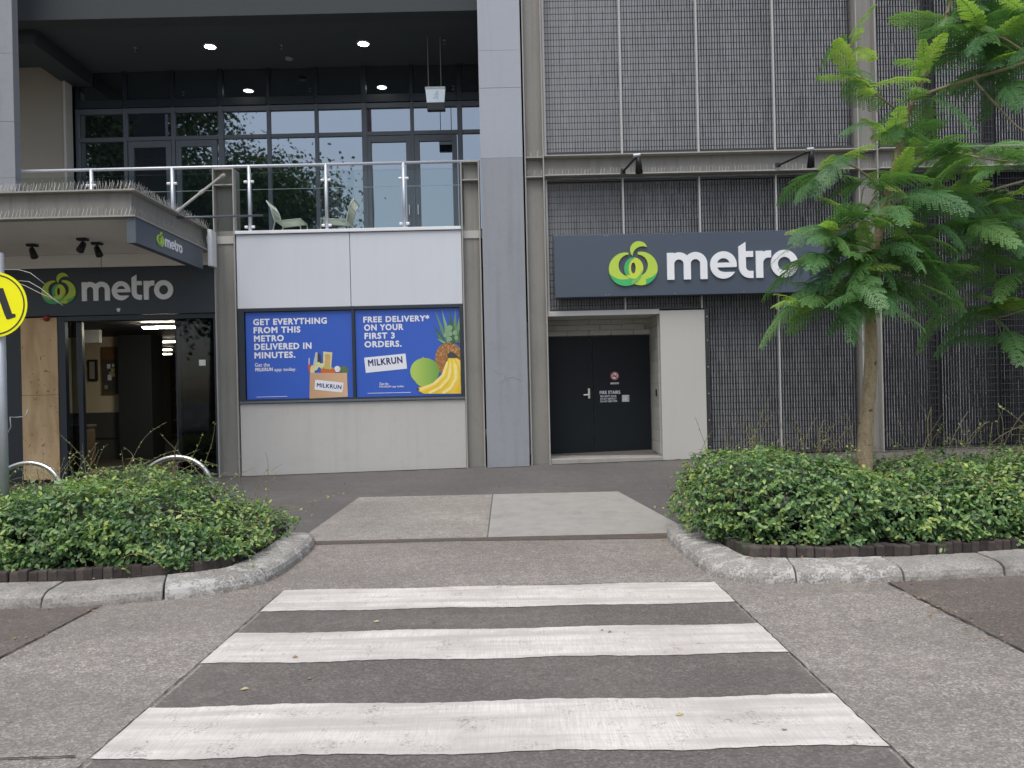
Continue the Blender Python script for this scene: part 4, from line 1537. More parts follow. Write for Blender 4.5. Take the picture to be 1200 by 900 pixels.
bx('end_wall', M['dark_in'], inn, -13, -4.5, 27, 27.2, zs0, 3.118, 0)
q = at(106, 394, 16.0)
hs_ = empty('hanging_sign_box', (q.x, 16, q.z), 'white light box hanging inside the shop entrance', 'sign')
bx('box', M['white_metal'], hs_, q.x - .24, q.x + .22, 15.95, 16.05, q.z - .14, q.z + .13, 0.01)
bx('hanger', M['black'], hs_, q.x - .01, q.x + .01, 15.99, 16.01, q.z + .13, 3.12, 0)
q = at(109.5, 434, 17.98)
pf = empty('picture_frame', (q.x, 17.9, q.z), 'small dark framed notice on the beige wall inside the shop', 'frame')
bx('frame', M['black'], pf, q.x - .1, q.x + .1, 17.93, 17.999, q.z - .25, q.z + .25, 0.004)
bx('print', M['timber'], pf, q.x - .06, q.x + .06, 17.922, 17.93, q.z - .2, q.z + .2, 0)
q = at(131, 434, 17.98)
nb = empty('notice_board', (q.x, 17.9, q.z), 'timber-framed notice board with pinned papers inside the shop', 'board')
woodf = surf('board_frame', (0.16, 0.08, 0.035), .6)
bx('frame', woodf, nb, q.x - .2, q.x + .2, 17.92, 17.999, q.z - .56, q.z + .55, 0.005)
bx('cork', M['dado'], nb, q.x - .16, q.x + .16, 17.912, 17.92, q.z - .5, q.z + .25, 0)
rr = random.Random(2)
for k in range(7):
    a, b = q.x + rr.uniform(-.14, .06), q.z + rr.uniform(-.45, .1)
    bx('pinned_paper', [M['paper'], pm['lime'], M['timber']][k % 3], nb, a, a + rr.uniform(.05, .1), 17.904 - k * .0008, 17.911 - k * .0008, b, b + rr.uniform(.07, .13), 0)
for k, (a, b, yb, Y) in enumerate(((168, 206, 376, 15.2), (189, 207, 401, 19.0), (189, 201, 412, 22.0), (185, 201, 416.5, 24.0))):
    p, q = at(a, yb, Y), at(b, yb, Y)
    t_ = empty('ceiling_tube_light', (p.x, Y, 3.06), ['lit ceiling strip light nearest the shop door', 'second lit strip light inside the shop', 'third lit strip light deeper in the shop',
                                                     'farthest lit strip light at the back of the shop'][k], 'light', 'lit strip lights inside the shop')
    zz = 3.06
    bx('tube', M['tube'] if k == 0 else M['tube_far'], t_, p.x, q.x, Y - .05, Y + .05, zz - .03, zz, 0.01)
    bx('housing', M['white_metal'], t_, p.x, q.x, Y - .08, Y + .08, zz + .001, 3.119, 0)
# bin, wall socket and shelving inside
bn = empty('litter_bin', (-9.0, 16.4, zs0), 'brown bin standing just inside the shop door', 'bin')
q = at(96, 545, 15.2)
binm = surf('bin_brown', (0.09, 0.065, 0.04), .6)
bx('body', binm, bn, q.x - .14, q.x + .18, 15.1, 15.4, zs0 + .0, zs0 + .82, 0.02)
bx('lid', M['dado'], bn, q.x - .16, q.x + .20, 15.08, 15.42, zs0 + .82, zs0 + .89, 0.02)
sh = empty('shop_shelf', (-7.9, 21, zs0), 'dark shop shelving with small goods deep inside the entrance', 'shelf')
for k in range(5):
    bx('shelf_board', M['dado'], sh, -9.3, -7.6, 21.0, 21.4, zs0 + .35 + k * .42, zs0 + .38 + k * .42, 0)
bx('shelf_back', M['dark_in'], sh, -9.3, -7.6, 21.4, 21.44, zs0, 2.5, 0)
rr = random.Random(8)
gm = [surf('goods_%s' % n_, c_, .5) for n_, c_ in (('amber', (.3, .16, .04)), ('green', (.06, .15, .05)), ('cream', (.35, .3, .2)), ('red', (.22, .04, .03)))]
for k in range(4):
    x = -9.2
    while x < -7.7:
        wd = rr.uniform(.08, .2)
        bx('goods', rr.choice(gm), sh, x, x + wd - .015, 21.02, 21.3, zs0 + .381 + k * .42, zs0 + .381 + k * .42 + rr.uniform(.12, .33), 0.008)
        x += wd

# ------------------------------------------------------------------ awning over the entrance
aw = empty('awning', (-8, 11.6, 4.1), 'flat steel-edged awning with pale soffit over the shop entrance', 'awning')
AX, AY = -5.0, 10.3
def chan(name, boxes, mat):
    mm = MB()
    for b in boxes: mm.box(*b)
    return mm.build(name, mat, aw, 0.003)
bx('front_web', M['steel'], aw, -13, AX - .09, AY + .09, AY + .11, 4.10, 4.43, 0)
bx('side_web', M['steel'], aw, AX - .11, AX - .09, AY + .111, 12.95, 4.10, 4.43, 0)
for z0, z1 in ((4.078, 4.10), (4.43, 4.452)):
    mm = MB()
    mm.add([(x, y, z) for z in (z0, z1) for x, y in ((-13, AY), (AX, AY), (AX, 12.95), (AX - .16, 12.95), (AX - .16, AY + .16), (-13, AY + .16))],
           [(0, 1, 4, 5), (1, 2, 3, 4), (6, 7, 10, 11), (7, 8, 9, 10), (0, 1, 7, 6), (1, 2, 8, 7), (2, 3, 9, 8), (3, 4, 10, 9), (4, 5, 11, 10), (5, 0, 6, 11)])
    mm.build('edge_flange', M['steel_light'], aw)
bx('soffit_panel', M['soffit'], aw, -13, -6.902, AY + .165, 12.99, 4.10, 4.12, 0.003)
bx('soffit_panel', M['soffit'], aw, -6.898, AX - .165, AY + .165, 12.99, 4.10, 4.12, 0.003)
bx('roof_deck', M['steel'], aw, -13, AX - .115, AY + .115, 12.99, 4.36, 4.42, 0)
bx('end_plate', M['white_metal'], aw, AX + .002, AX + .07, 12.75, 12.96, 3.82, 4.42, 0.004)
for z in (4.10, 4.452):
    spikes(aw, (-12.9, AY + .04, z), (AX - .03, AY + .04, z), 150, .12, (.01, .035, 0), 21)
    spikes(aw, (AX - .04, AY + .05, z), (AX - .04, 12.9, z), 54, .12, (.035, .01, 0), 22)
spikes(aw, (-12.9, AY + .14, 4.452), (AX - .12, AY + .14, 4.452), 130, .15, (.01, .03, 0), 23)
lit_ = MB()
rr = random.Random(31)
for k in range(150):
    if k < 95: x, y = rr.uniform(-9, AX - .03), AY + rr.uniform(.03, .16)
    else: x, y = AX - rr.uniform(.02, .16), rr.uniform(AY, 12.6)
    a = rr.uniform(0, 6.28)
    s_ = rr.uniform(.02, .05)
    lit_.add([(x + math.cos(a) * s_, y + math.sin(a) * s_, 4.456), (x - math.sin(a) * s_ * .5, y + math.cos(a) * s_ * .5, 4.456 + rr.uniform(.01, .04)),
              (x - math.cos(a) * s_, y - math.sin(a) * s_, 4.457), (x + math.sin(a) * s_ * .5, y - math.cos(a) * s_ * .5, 4.457 + rr.uniform(0, .02))], [(0, 1, 2, 3)])
M['litter'] = surf('dry_leaf', (0.3, 0.16, 0.07), .8, .5, 4, 20)
lit_.build('leaf_litter', M['litter'], kind='stuff', label='dry brown leaves caught in the spikes along the awning edge', cat='leaves')
# tie rods
tr = empty('tie_rod', (-4.85, 12.4, 4.45), 'diagonal grey steel tie rod from the column top to the awning edge', 'rod')
a, b = Vector((-4.78, 12.98, 5.40)), Vector((-5.08, 11.75, 4.47))
MB().tube([a, b], .021, 10).build('rod', M['steel_light'], tr, 0, True)
MB().tube([a.lerp(b, .45), a.lerp(b, .53)], .03, 10).build('turnbuckle', M['steel_light'], tr)
MB().tube([a + Vector((0, 0, -.02)), a.lerp(b, .08)], .034, 8).build('clevis', M['steel_light'], tr)
MB().tube([b, b.lerp(a, .08)], .034, 8).build('clevis', M['steel_light'], tr)
a, b = at(201, 255.3, 11.75), at(308, 252.5, 12.9)
MB().tube([a, b], .018, 8).build('brace_rod', M['frame'], None, 0, True, 'thin horizontal grey brace rod crossing in front of the steel column', 'rod')

# blade sign under the awning side
s3 = empty('shop_sign', (-5.05, 11.4, 3.72), 'long dark metro blade sign hanging under the side edge of the awning', 'sign')
bx('sign_box', M['sign'], s3, -5.13, -5.02, 10.36, 12.6, 3.735, 4.076, 0.004)
bx('end_cap', M['frame'], s3, -5.135, -5.015, 10.335, 10.359, 3.73, 4.076, 0.002)
emblem(s3, (-5.018, 10.95, 3.82), .235, .008, (0, 1, 0), (1, 0, 0))
wordmark(s3, (-5.018, 11.215, 3.845), .122, .008, (0, 1, 0), (1, 0, 0))


def spot(px, py, dx, dy, label):
    q = at(px, py, 11.6)
    k = (4.1 - EYE) / (q.z - EYE)
    x, y = q.x * k, 11.6 * k
    e = empty('spotlight', (x, y, 4.1), label, 'light', 'black spotlights under the awning')
    bx('gear_box', M['black'], e, x - .075, x + .075, y - .05, y + .05, 4.06, 4.098, 0.006)
    MB().tube([(x, y, 4.06), (x, y, 4.0)], .012, 8).build('stem', M['black'], e)
    d = Vector((dx, dy, -.16)).normalized()
    p = Vector((x, y, 3.99)) - d * .03
    MB().tube([p - d * .02, p, p + d * .13, p + d * .15], [.03, .042, .055, .055], 14).build('head', M['black'], e, 0, True)


spot(38, 286, .08, -.05, 'black spotlight under the awning nearest the yellow road sign')
spot(97, 279, -.01, -.12, 'middle one of three black spotlights under the awning')
spot(114, 284, .08, -.05, 'black spotlight under the awning nearest the blade sign')

# ------------------------------------------------------------------ balcony
bal = empty('balustrade', (-4.5, 13.1, 4.43), 'glass balcony balustrade with silver posts and round handrail', 'balustrade')
posts = [-8.48, -7.09, -5.71, -4.40, -3.09, -1.765]
hz = 5.56
MB().tube([(-12, 13.1, hz), (-0.46, 13.1, hz)], .026, 10).build('handrail', M['rail'], bal, 0, True)
for x in posts:
    mm = MB().tube([(x, 13.1, 4.40), (x, 13.1, hz)], .03, 12)
    pst = mm.build('post', M['rail'], bal, 0, True)
    for z in (4.52, 5.29):
        for s_ in (-1, 1):
            MB().tube([(x + s_ * .03, 13.085, z), (x + s_ * .085, 13.085, z)], .024, 10).build('clamp', M['white_metal'], pst, 0.004)
px_ = [-9.8] + posts + [-0.74]
for a, b in zip(px_[:-1], px_[1:]):
    g = bx('glass_pane', M['glass'], bal, a + .045, b - .045 if b < -1 else b, 13.08, 13.092, 4.46, 5.44, 0)
    bx('intermediate_wire', M['white_metal'], bal, a + .05, b - .05, 13.12, 13.126, 5.163, 5.171, 0)

wall('balcony_floor', M['render'], -12, -0.45, 13.06, 16.1, 4.24, 4.37)
wall('balcony_ceiling', M['ceiling'], -12, -0.44, 13.7, 16.4, 8.40, 8.5)
wall('front_beam', M['beam_dark'], -9.05, -0.45, 13.56, 13.9, 8.36, 11.0, 0.005)
wall('front_beam', M['beam_dark'], -14, -9.06, 13.56, 13.9, 8.36, 11.0, 0.005)
wall('cross_beam', M['beam_dark'], -8.98, -8.50, 13.91, 15.85, 8.10, 8.399, 0.005)
wall('side_wall', M['beige'], -12, -8.93, 15.55, 15.7, 4.37, 8.4)
wall('wall_end', M['cream'], -8.929, -8.88, 15.50, 15.75, 4.37, 8.099, 0.003)
wall('end_return', M['column'], -0.43, -0.35, 13.755, 16.4, 4.37, 8.4)
wall('roof', M['beam_dark'], -14, 14, 13.0, 30, 11.0, 11.3)
wall('upper_wall', M['beam_dark'], -14, -0.3, 16.3, 16.6, 4.24, 11.0)
wall('left_wall', M['beige'], -14.2, -12, 13.1, 30, 0.2, 11.0)
wall('rear_wall', M['beam_dark'], -14, 14, 29.9, 30.2, 0.2, 11.0)
wall('right_wall', M['beam_dark'], 13.9, 14.2, 13.0, 30, 0.2, 11.0)

# window wall of the balcony
ww = empty('window_wall', (-4.7, 16, 4.37), parent=bld)
gx = [-0.95 - .985 * k for k in range(9)]          # -0.95 ... -8.83
gx = [-0.45] + gx
for k, x in enumerate(gx):
    big = k in (1, 3, 6)
    hw = .05 if big else .035
    bx('mullion', M['frame'], ww, x - hw, x + hw, 15.81, 15.91, 4.37, 7.63, 0.004)
    bx('mullion', M['navy'], ww, x - hw, x + hw, 15.81, 15.91, 7.635, 8.395, 0.004)
def rail_(z0, z1, x0=-8.86, x1=-.45, mat='frame', y0=15.820):
    for a, b in zip(gx[1:], gx[:-1]):
        if a + .03 >= x0 and b - .03 <= x1:
            bx('transom', M[mat], ww, a + .0355 if a not in (gx[1], gx[3], gx[6]) else a + .0505, b - .0355 if b not in (gx[1], gx[3], gx[6]) else b - .0505, y0, 15.900, z0, z1, 0.003)
rail_(6.96, 7.04)
rail_(7.53, 7.63)
rail_(7.64, 7.80, mat='navy', y0=15.790)
rail_(4.37, 4.47)
rows = [(4.47, 6.96), (7.04, 7.53), (7.80, 8.39)]
for a, b in zip(gx[1:], gx[:-1]):
    for z0, z1 in rows:
        rr = random.Random(int(a * 100) + int(z0 * 10))
        p = bx('window_pane', M['mirror'], ww, a + .02, b - .02, 15.860, 15.870, z0, z1, 0)
for x0, x1 in ((-2.92, -1.94), (-1.92, -.99), (-7.82, -6.88), (-6.84, -5.94)):
    mm = MB()
    mm.box(x0 + .03, x0 + .13, 15.825, 15.855, 4.48, 6.95).box(x1 - .13, x1 - .03, 15.825, 15.855, 4.48, 6.95)
    mm.box(x0 + .131, x1 - .131, 15.826, 15.855, 6.82, 6.95).box(x0 + .131, x1 - .131, 15.826, 15.855, 4.48, 4.6)
    d_ = mm.build('balcony_door', M['frame'], ww, 0.003)
    hx_ = x1 - .08 if x0 in (-2.92, -7.82) else x0 + .08
    MB().tube([(hx_, 15.800, 5.3), (hx_, 15.770, 5.3), (hx_, 15.770, 5.5), (hx_, 15.800, 5.5)], .012, 6).build('handle', M['stainless'], d_)

# lights and fittings on the balcony ceiling
def ceil_at(px, py, z=8.40):
    q = at(px, py, 14)
    k = (z - EYE) / (q.z - EYE)
    return q.x * k, 14 * k
for px, py, lb in ((246.5, 54, 'lit round downlight in the balcony ceiling, left of two'), (426, 50.5, 'lit round downlight in the balcony ceiling, nearer the grey column')):
    x, y = ceil_at(px, py)
    e = empty('downlight', (x, y, 8.4), lb, 'light', 'lit downlights in the balcony ceiling')
    MB().tube([(x, y, 8.398), (x, y, 8.385)], .10, 20).build('lens', M['lamp'], e)
    ring = MB()
    n = 20
    for i in range(n):
        a, b = 2 * math.pi * i / n, 2 * math.pi * (i + 1) / n
        ring.add([(x + math.cos(t) * r_, y + math.sin(t) * r_, z) for z in (8.38, 8.399) for t in (a, b) for r_ in (.101, .125)], [(0, 1, 3, 2), (4, 5, 7, 6), (1, 3, 7, 5), (0, 2, 6, 4)])
    ring.build('trim', M['white_metal'], e)
x, y = ceil_at(339, 67.5)
MB().tube([(x, y, 8.399), (x, y, 8.37), (x, y, 8.355)], [.08, .08, .05], 16).build('smoke_detector', M['steel'], None, 0, True, 'round grey smoke detector in the middle of the balcony ceiling', 'detector')
for px, py, lb in ((159, 56, 'tiny sprinkler head in the dark balcony ceiling, leftmost'), (330, 53, 'tiny sprinkler head beside the smoke detector'), (521, 47, 'tiny sprinkler head near the exit sign')):
    x, y = ceil_at(px, py)
    e = empty('sprinkler_head', (x, y, 8.4), lb, 'sprinkler', 'sprinkler heads in the balcony ceiling')
    MB().tube([(x, y, 8.399), (x, y, 8.33)], .012, 8).build('stem', M['stainless'], e)
    MB().tube([(x, y, 8.399), (x, y, 8.392)], .035, 10).build('rose', M['stainless'], e)
    MB().tube([(x, y, 8.33), (x, y, 8.324)], .026, 10).build('deflector', M['stainless'], e)
ex = empty('exit_sign', (-1.4, 14.6, 7.4), 'white illuminated exit sign hanging from the balcony ceiling', 'sign')
q = at(510.5, 113, 14.6)
mm = MB()
w2 = .185
mm.add([(q.x - w2, 14.57, q.z + .13), (q.x + w2, 14.57, q.z + .13), (q.x + w2 - .02, 14.60, q.z - .12), (q.x - w2 + .02, 14.60, q.z - .12),
        (q.x - w2, 14.66, q.z + .13), (q.x + w2, 14.66, q.z + .13), (q.x + w2 - .02, 14.63, q.z - .12), (q.x - w2 + .02, 14.63, q.z - .12)],
       [(0, 1, 2, 3), (4, 5, 6, 7), (0, 1, 5, 4), (1, 2, 6, 5), (2, 3, 7, 6), (3, 0, 4, 7)])
mm.build('panel', M['exit'], ex)
bx('housing', M['white_metal'], ex, q.x - .19, q.x + .19, 14.55, 14.68, q.z + .131, q.z + .17, 0.004)
bx('lower_box', M['black'], ex, q.x - .16, q.x + .18, 14.56, 14.68, q.z - .27, q.z - .125, 0.004)
def runman(X, Y):
    return U(circ(X, Y, .02, .085, .017), seg(X, Y, .015, .06, -.005, .01, .014), seg(X, Y, -.005, .01, .03, -.02, .01), seg(X, Y, .03, -.02, .02, -.06, .009), seg(X, Y, -.005, .005, -.03, -.03, .01),
             seg(X, Y, -.03, -.03, -.06, -.03, .009), seg(X, Y, .012, .052, .045, .03, .008), seg(X, Y, .012, .052, -.03, .045, .008), seg(X, Y, -.03, .045, -.04, .02, .007))
vf = loops_mesh(contours(runman, -.1, .1, -.1, .13, 70), .004)
put('running_figure', lay(vf, (q.x + .02, 14.575, q.z - .005)), M['print_white'], ex)
for dx in (-.13, .11):
    MB().tube([(q.x + dx, 14.62, q.z + .17), (q.x + dx, 14.62, 8.399)], .008, 6).build('rod', M['steel'], ex)

# balcony chairs
def chair(x, y, face, label):
    e = empty('wire_chair', (x, y, 4.37), label, 'chair', 'pale chairs on the balcony')
    f = face
    def P(a, b, z): return (x + a * f, y + b, 4.37 + z)
    for s_ in (-.24, .24):
        MB().tube([P(.26, s_, 0), P(.24, s_, .37), P(-.2, s_, .33)], .013, 8).build('leg', M['chair'], e, 0, True)
        MB().tube([P(-.28, s_, 0), P(-.2, s_, .33), P(-.27, s_, .58), P(-.34, s_, .70)], .013, 8).build('leg', M['chair'], e, 0, True)
    mm = MB()
    for k in range(13):
        b = -.22 + .44 * k / 12
        mm.tube([P(.24, b, .375), P(0, b, .355), P(-.2, b, .34)], .005, 5)
    mm.tube([P(.24, -.24, .375), P(.24, .24, .375)], .011, 6)
    mm.build('seat', M['chair'], e, 0, True)
    mm = MB()
    for k in range(13):
        b = -.22 + .44 * k / 12
        mm.tube([P(-.2, b, .34), P(-.27, b, .58), P(-.34, b, .70)], .005, 5)
    mm.tube([P(-.34, -.24, .70), P(-.34, .24, .70)], .011, 6)
    mm.tube([P(-.27, -.24, .58), P(-.27, .24, .58)], .006, 6)
    mm.build('backrest', M['chair'], e, 0, True)


q = at(340, 250, 13.75)
chair(q.x, 13.75, 1, 'pale wire chair on the balcony, its back to the shop entrance')
q = at(396, 250, 13.75)
chair(q.x, 13.75, -1, 'pale wire chair on the balcony, its back to the grey column')


# arm spotlights on the ledger
def arm_light(px, py, hx, hy, label):
    a = at(px, py, 12.88)
    h = at(hx, hy, 12.45)
    e = empty('arm_spotlight', a, label, 'light', 'arm spotlights on the ledger beam')
    MB().tube([a, h], .018, 8).build('arm', M['black'], e)
    bx('base', M['black'], e, a.x - .04, a.x + .04, 12.87, 12.9, a.z - .03, a.z + .05, 0.004)
    MB().tube([h + Vector((-.05, 0, .02)), h + Vector((.06, 0, .03))], .035, 10).build('knuckle', M['galv'], e)
    d = Vector((.03, .12, -.22)).normalized()
    MB().tube([h + Vector((.03, 0, .0)), h + Vector((.03, 0, 0)) + d * .1, h + Vector((.03, 0, 0)) + d * .26], [.03, .05, .062], 14).build('head', M['black'], e, 0, True)


arm_light(730.5, 201, 746, 184, 'black arm spotlight on the beam above the left end of the sign')
arm_light(912, 194, 949, 177, 'black arm spotlight on the beam beside the tree crown')

# ------------------------------------------------------------------ street furniture
rs = empty('pedestrian_crossing_sign', (-4.72, 7.1, 0.1), 'round yellow road sign with black walking legs on a grey pole', 'road sign')
q = at(-6, 357, 7.06)
vf = loops_mesh(contours(lambda X, Y: circ(X, Y, 0, 0, .3), -.33, .33, -.33, .33, 110), .004)
put('plate', lay(vf, (q.x, 7.06, q.z)), M['yellow'], rs)
vf = loops_mesh(contours(lambda X, Y: np.abs(np.hypot(X, Y) - .272) - .006, -.33, .33, -.33, .33, 150), .002)
M['legs'] = surf('sign_black', (0.03, 0.03, 0.028), .5)
put('border', lay(vf, (q.x, 7.056, q.z)), M['legs'], rs)
def legs(X, Y):
    a = I(seg(X, Y, .04, .17, .125, -.09, .034), Y - .15)
    b = I(seg(X, Y, -.03, .17, -.10, -.09, .036), Y - .15)
    return U(a, b, seg(X, Y, .12, -.12, .175, -.105, .018), seg(X, Y, -.115, -.125, -.17, -.16, .018))
vf = loops_mesh(contours(legs, -.28, .28, -.26, .26, 120), .002)
put('walking_legs', lay(vf, (q.x, 7.056, q.z)), M['legs'], rs)
pq = at(2.5, 470, 7.12)
MB().tube([(pq.x, 7.12, 0.05), (pq.x - .0, 7.12, 3.0)], .042, 14).build('pole', M['galv'], rs, 0, True)
for z in (q.z - .15, q.z + .15):
    bx('clamp', M['galv'], rs, q.x - .08, pq.x + .05, 7.065, 7.08, z - .02, z + .02, 0.003)
    MB().tube([(q.x + .02, 7.052, z * 1 + (.1 if z > q.z else -.1)), (q.x + .02, 7.058, z + (.1 if z > q.z else -.1))], .01, 8).build('rivet', M['galv'], rs)

vs_ = empty('dry_vine', (-4.7, 7.3, 0.3), 'thin dry pale stems arching out beside the yellow road sign', 'vine')
for pts in ([(2, 316), (22, 316), (36, 320), (53, 333)], [(22, 329), (34, 330), (48, 338), (65, 352), (74, 358)], [(22, 332), (30, 335), (50, 345), (68, 352)]):
    MB().tube([at(a, b, 7.3) for a, b in pts], .0035, 5).build('stem', M['spike'], vs_, 0, True)
MB().tube([at(2, 316, 7.3), at(-14, 325, 7.28), at(-10, 420, 7.25), at(-6, 500, 7.25), at(-4, 570, 7.25), at(-4, 600, 7.25)], .004, 5).build('stem', M['runner'], vs_, 0, True)
MB().tube([at(22, 330, 7.3), at(5, 330, 7.28), at(-6, 420, 7.25), at(-5, 600, 7.25)], .004, 5).build('stem', M['runner'], vs_, 0, True)
MB().tube([at(33, 480, 7.3), at(30, 488, 7.3), at(20, 489, 7.3), at(12, 489, 7.25), at(13, 500, 7.2), at(8, 510, 7.22), at(2, 540, 7.22), at(2, 590, 7.22)], .005, 5).build('stem', M['spike'], vs_, 0, True)


def hoop(pxa, pxb, pytop, Y, label):
    a, b = at(pxa, pytop + 40, Y).x, at(pxb, pytop + 40, Y).x
    zt = at((pxa + pxb) / 2, pytop, Y).z
    r_ = (b - a) / 2
    zb = zg(0, Y)
    e = []
    cz = zt - r_ * .86
    for i in range(25):
        t = math.pi * i / 24
        e.append(((a + b) / 2 - r_ * math.cos(t), Y + .05 * math.sin(t * 1), cz + r_ * .86 * math.sin(t)))
    pts = [(a, Y, zb - .02), (a, Y, zb + (cz - zb) * .5)] + e + [(b, Y, zb + (cz - zb) * .5), (b, Y, zb - .02)]
    r0 = empty('bike_hoop', ((a + b) / 2, Y, zb), label, 'bike rack', 'stainless bike hoops')
    MB().tube(pts, .027, 12).build('hoop', M['stainless'], r0, 0, True)
    for x in (a, b): MB().tube([(x, Y, zb), (x, Y, zb + .012)], .07, 14).build('base_plate', M['stainless'], r0)


hoop(163, 248, 536, 9.1, 'stainless steel bike hoop behind the hedge in front of the shop door')
hoop(-10, 72, 543, 9.1, 'stainless steel bike hoop beside the yellow sign pole')

# ------------------------------------------------------------------ jacaranda
TY = 8.2
tree = empty('jacaranda_tree', at(1013, 600, TY), 'young jacaranda with feathery fronds and a bare trunk in the hedge', 'tree')


def limb(pts, r0, r1, name, mat, n=10, wob=0.0, seed=0):
    """pts: (px, py, dY)"""
    rr = random.Random(seed)
    P = [at(a, b, TY + c_) for a, b, c_ in pts]
    out = []
    for i in range(len(P) - 1):
        p0, p1, p2, p3 = P[max(i - 1, 0)], P[i], P[i + 1], P[min(i + 2, len(P) - 1)]
        k = max(3, int((p2 - p1).length / .06))
        for j in range(k):
            t = j / k
            q = 0.5 * ((2 * p1) + (p2 - p0) * t + (2 * p0 - 5 * p1 + 4 * p2 - p3) * t * t + (3 * p1 - p0 - 3 * p2 + p3) * t ** 3)
            out.append(q + Vector((rr.uniform(-wob, wob), rr.uniform(-wob, wob), 0)))
    out.append(P[-1])
    N = len(out)
    rad = [r0 + (r1 - r0) * (i / (N - 1)) ** (.8 if name != 'trunk' else .62) for i in range(N)]
    rad = [r_ * (1 + rr.uniform(-.05, .05)) for r_ in rad]
    MB().tube(out, rad, n).build(name, mat, tree, 0, True)
    return out


SK = []
SK += limb([(1013, 620, 0), (1013, 555, 0), (1015, 500, .02), (1021, 420, .03), (1020, 350, .03), (1029, 280, 0), (1040, 230, -.02), (1050, 190, 0), (1062, 140, .05), (1072, 115, .05)], .112, .026, 'trunk', M['bark'], 14, .002, 1)[20:]
BR = [([(1072, 115, .05), (1086, 80, .1), (1104, 35, .15), (1116, -10, .2), (1130, -90, .25)], .032, .012),
      ([(1072, 115, .05), (1100, 105, -.1), (1140, 92, -.3), (1190, 77, -.5), (1260, 50, -.7), (1330, 40, -.8)], .024, .010),
      ([(1029, 268, 0), (1020, 245, -.15), (1005, 240, -.3), (996, 258, -.4), (975, 275, -.5), (950, 275, -.55)], .018, .007),
      ([(1036, 250, 0), (1060, 232, .2), (1100, 240, .3), (1140, 230, .2), (1190, 215, .1), (1260, 200, .1), (1340, 230, 0)], .022, .008),
      ([(1048, 195, 0), (1075, 180, -.2), (1110, 178, -.5), (1150, 185, -.7), (1185, 190, -.8)], .018, .007),
      ([(1022, 345, 0), (1050, 325, .2), (1090, 330, .3), (1120, 355, .3), (1165, 372, .2), (1240, 350, .2)], .02, .007),
      ([(1062, 140, .05), (1040, 120, -.1), (1016, 100, -.2), (1000, 62, -.25)], .016, .006),
      ([(1022, 340, 0), (1005, 325, -.3), (985, 335, -.5), (960, 350, -.6), (935, 358, -.65)], .016, .006),
      ([(1072, 112, .05), (1080, 95, -.1), (1088, 82, -.2)], .014, .006),
      ([(1040, 235, 0), (1015, 205, -.2), (985, 190, -.3), (960, 200, -.35)], .016, .006),
      ([(1104, 35, .15), (1130, 30, -.1), (1165, 40, -.3), (1200, 60, -.4), (1260, 110, -.5)], .016, .006),
      ([(1140, 92, -.3), (1165, 120, -.4), (1195, 150, -.5), (1250, 180, -.6)], .014, .006)]
for k, (p, a, b) in enumerate(BR): SK += limb(p, a, b, 'branch', M['twig'], 8, .003, 50 + k)


def frond_mesh(name, L, npin, droop, curl, mat, seed, width=0.155):
    rng = random.Random(seed)
    V, F = [], []

    def quadp(c, d, s_, l, w_):
        n = len(V)
        V.extend([c, c + d * l * .5 + s_ * w_, c + d * l, c + d * l * .5 - s_ * w_])
        F.append((n, n + 1, n + 2, n + 3))

    def rach(t):
        x = L * t
        return Vector((x, curl * L * t * t * .5, .10 * L * math.sin(t * 1.4) - droop * L * t ** 2.1))
    prev = rach(0)
    for i in range(1, 15):
        p = rach(i / 14)
        d = (p - prev)
        s_ = d.cross(Vector((0, 0, 1))).normalized() * .0022
        u_ = d.cross(s_).normalized() * .0022
        n = len(V)
        V.extend([prev - s_, prev + s_, p + s_, p - s_, prev + u_, p + u_])
        F.append((n, n + 1, n + 2, n + 3))
        F.append((n + 1, n + 4, n + 5, n + 2))
        F.append((n, n + 4, n + 5, n + 3))
        prev = p
    for i in range(npin):
        t = 0.1 + 0.9 * (i + .5) / npin
        c = rach(t)
        tg = (rach(min(1, t + .02)) - rach(t - .02)).normalized()
        side = tg.cross(Vector((0, 0, 1))).normalized()
        upv = side.cross(tg).normalized()
        pl = width * (math.sin(min(1, (t + .25) / .72) * math.pi / 2)) * (1 - .72 * max(0, (t - .35) / .65) ** 1.6) * rng.uniform(.9, 1.08)
        for sg in (-1, 1):
            ang = R(62 - 22 * t) + rng.uniform(-.09, .09)
            d0 = (tg * math.cos(ang) + side * sg * math.sin(ang))
            dr = rng.uniform(.18, .5)
            nl = max(5, int(pl / .0105))
            for k in range(nl):
                u_ = (k + .6) / nl
                pc = c + d0 * pl * u_ + Vector((0, 0, 1)) * (.06 * pl * math.sin(u_ * 2.2) - dr * pl * u_ * u_)
                dl = (d0 + Vector((0, 0, -1)) * dr * 2 * u_).normalized()
                sl = dl.cross(upv).normalized()
                ll = .0215 * (1 - .45 * u_ ** 2) * rng.uniform(.85, 1.1)
                for s2 in (-1, 1):
                    dd = (dl * .62 + sl * s2 * .82 + upv * rng.uniform(-.06, .22)).normalized()
                    quadp(pc, dd, dd.cross(upv).normalized(), ll, .0072)
    me = bpy.data.meshes.new(name)
    me.from_pydata([tuple(v) for v in V], [], F)
    me.materials.append(mat)
    me.update()
    return me


FR = [frond_mesh('frond', L, n, dr, cu, M['frond'], s_) for s_, (L, n, dr, cu) in enumerate([(.56, 16, .42, .1), (.5, 14, .3, -.15), (.6, 17, .55, .05), (.46, 13, .2, .2), (.54, 15, .72, -.1), (.42, 12, .38, 0)])]
FY = [frond_mesh('frond', L, n, dr, cu, M['frond_young'], 20 + s_, wd) for s_, (L, n, dr, cu, wd) in enumerate([(.36, 11, .15, .1, .10), (.42, 12, .3, -.1, .11), (.3, 9, .05, .15, .085)])]
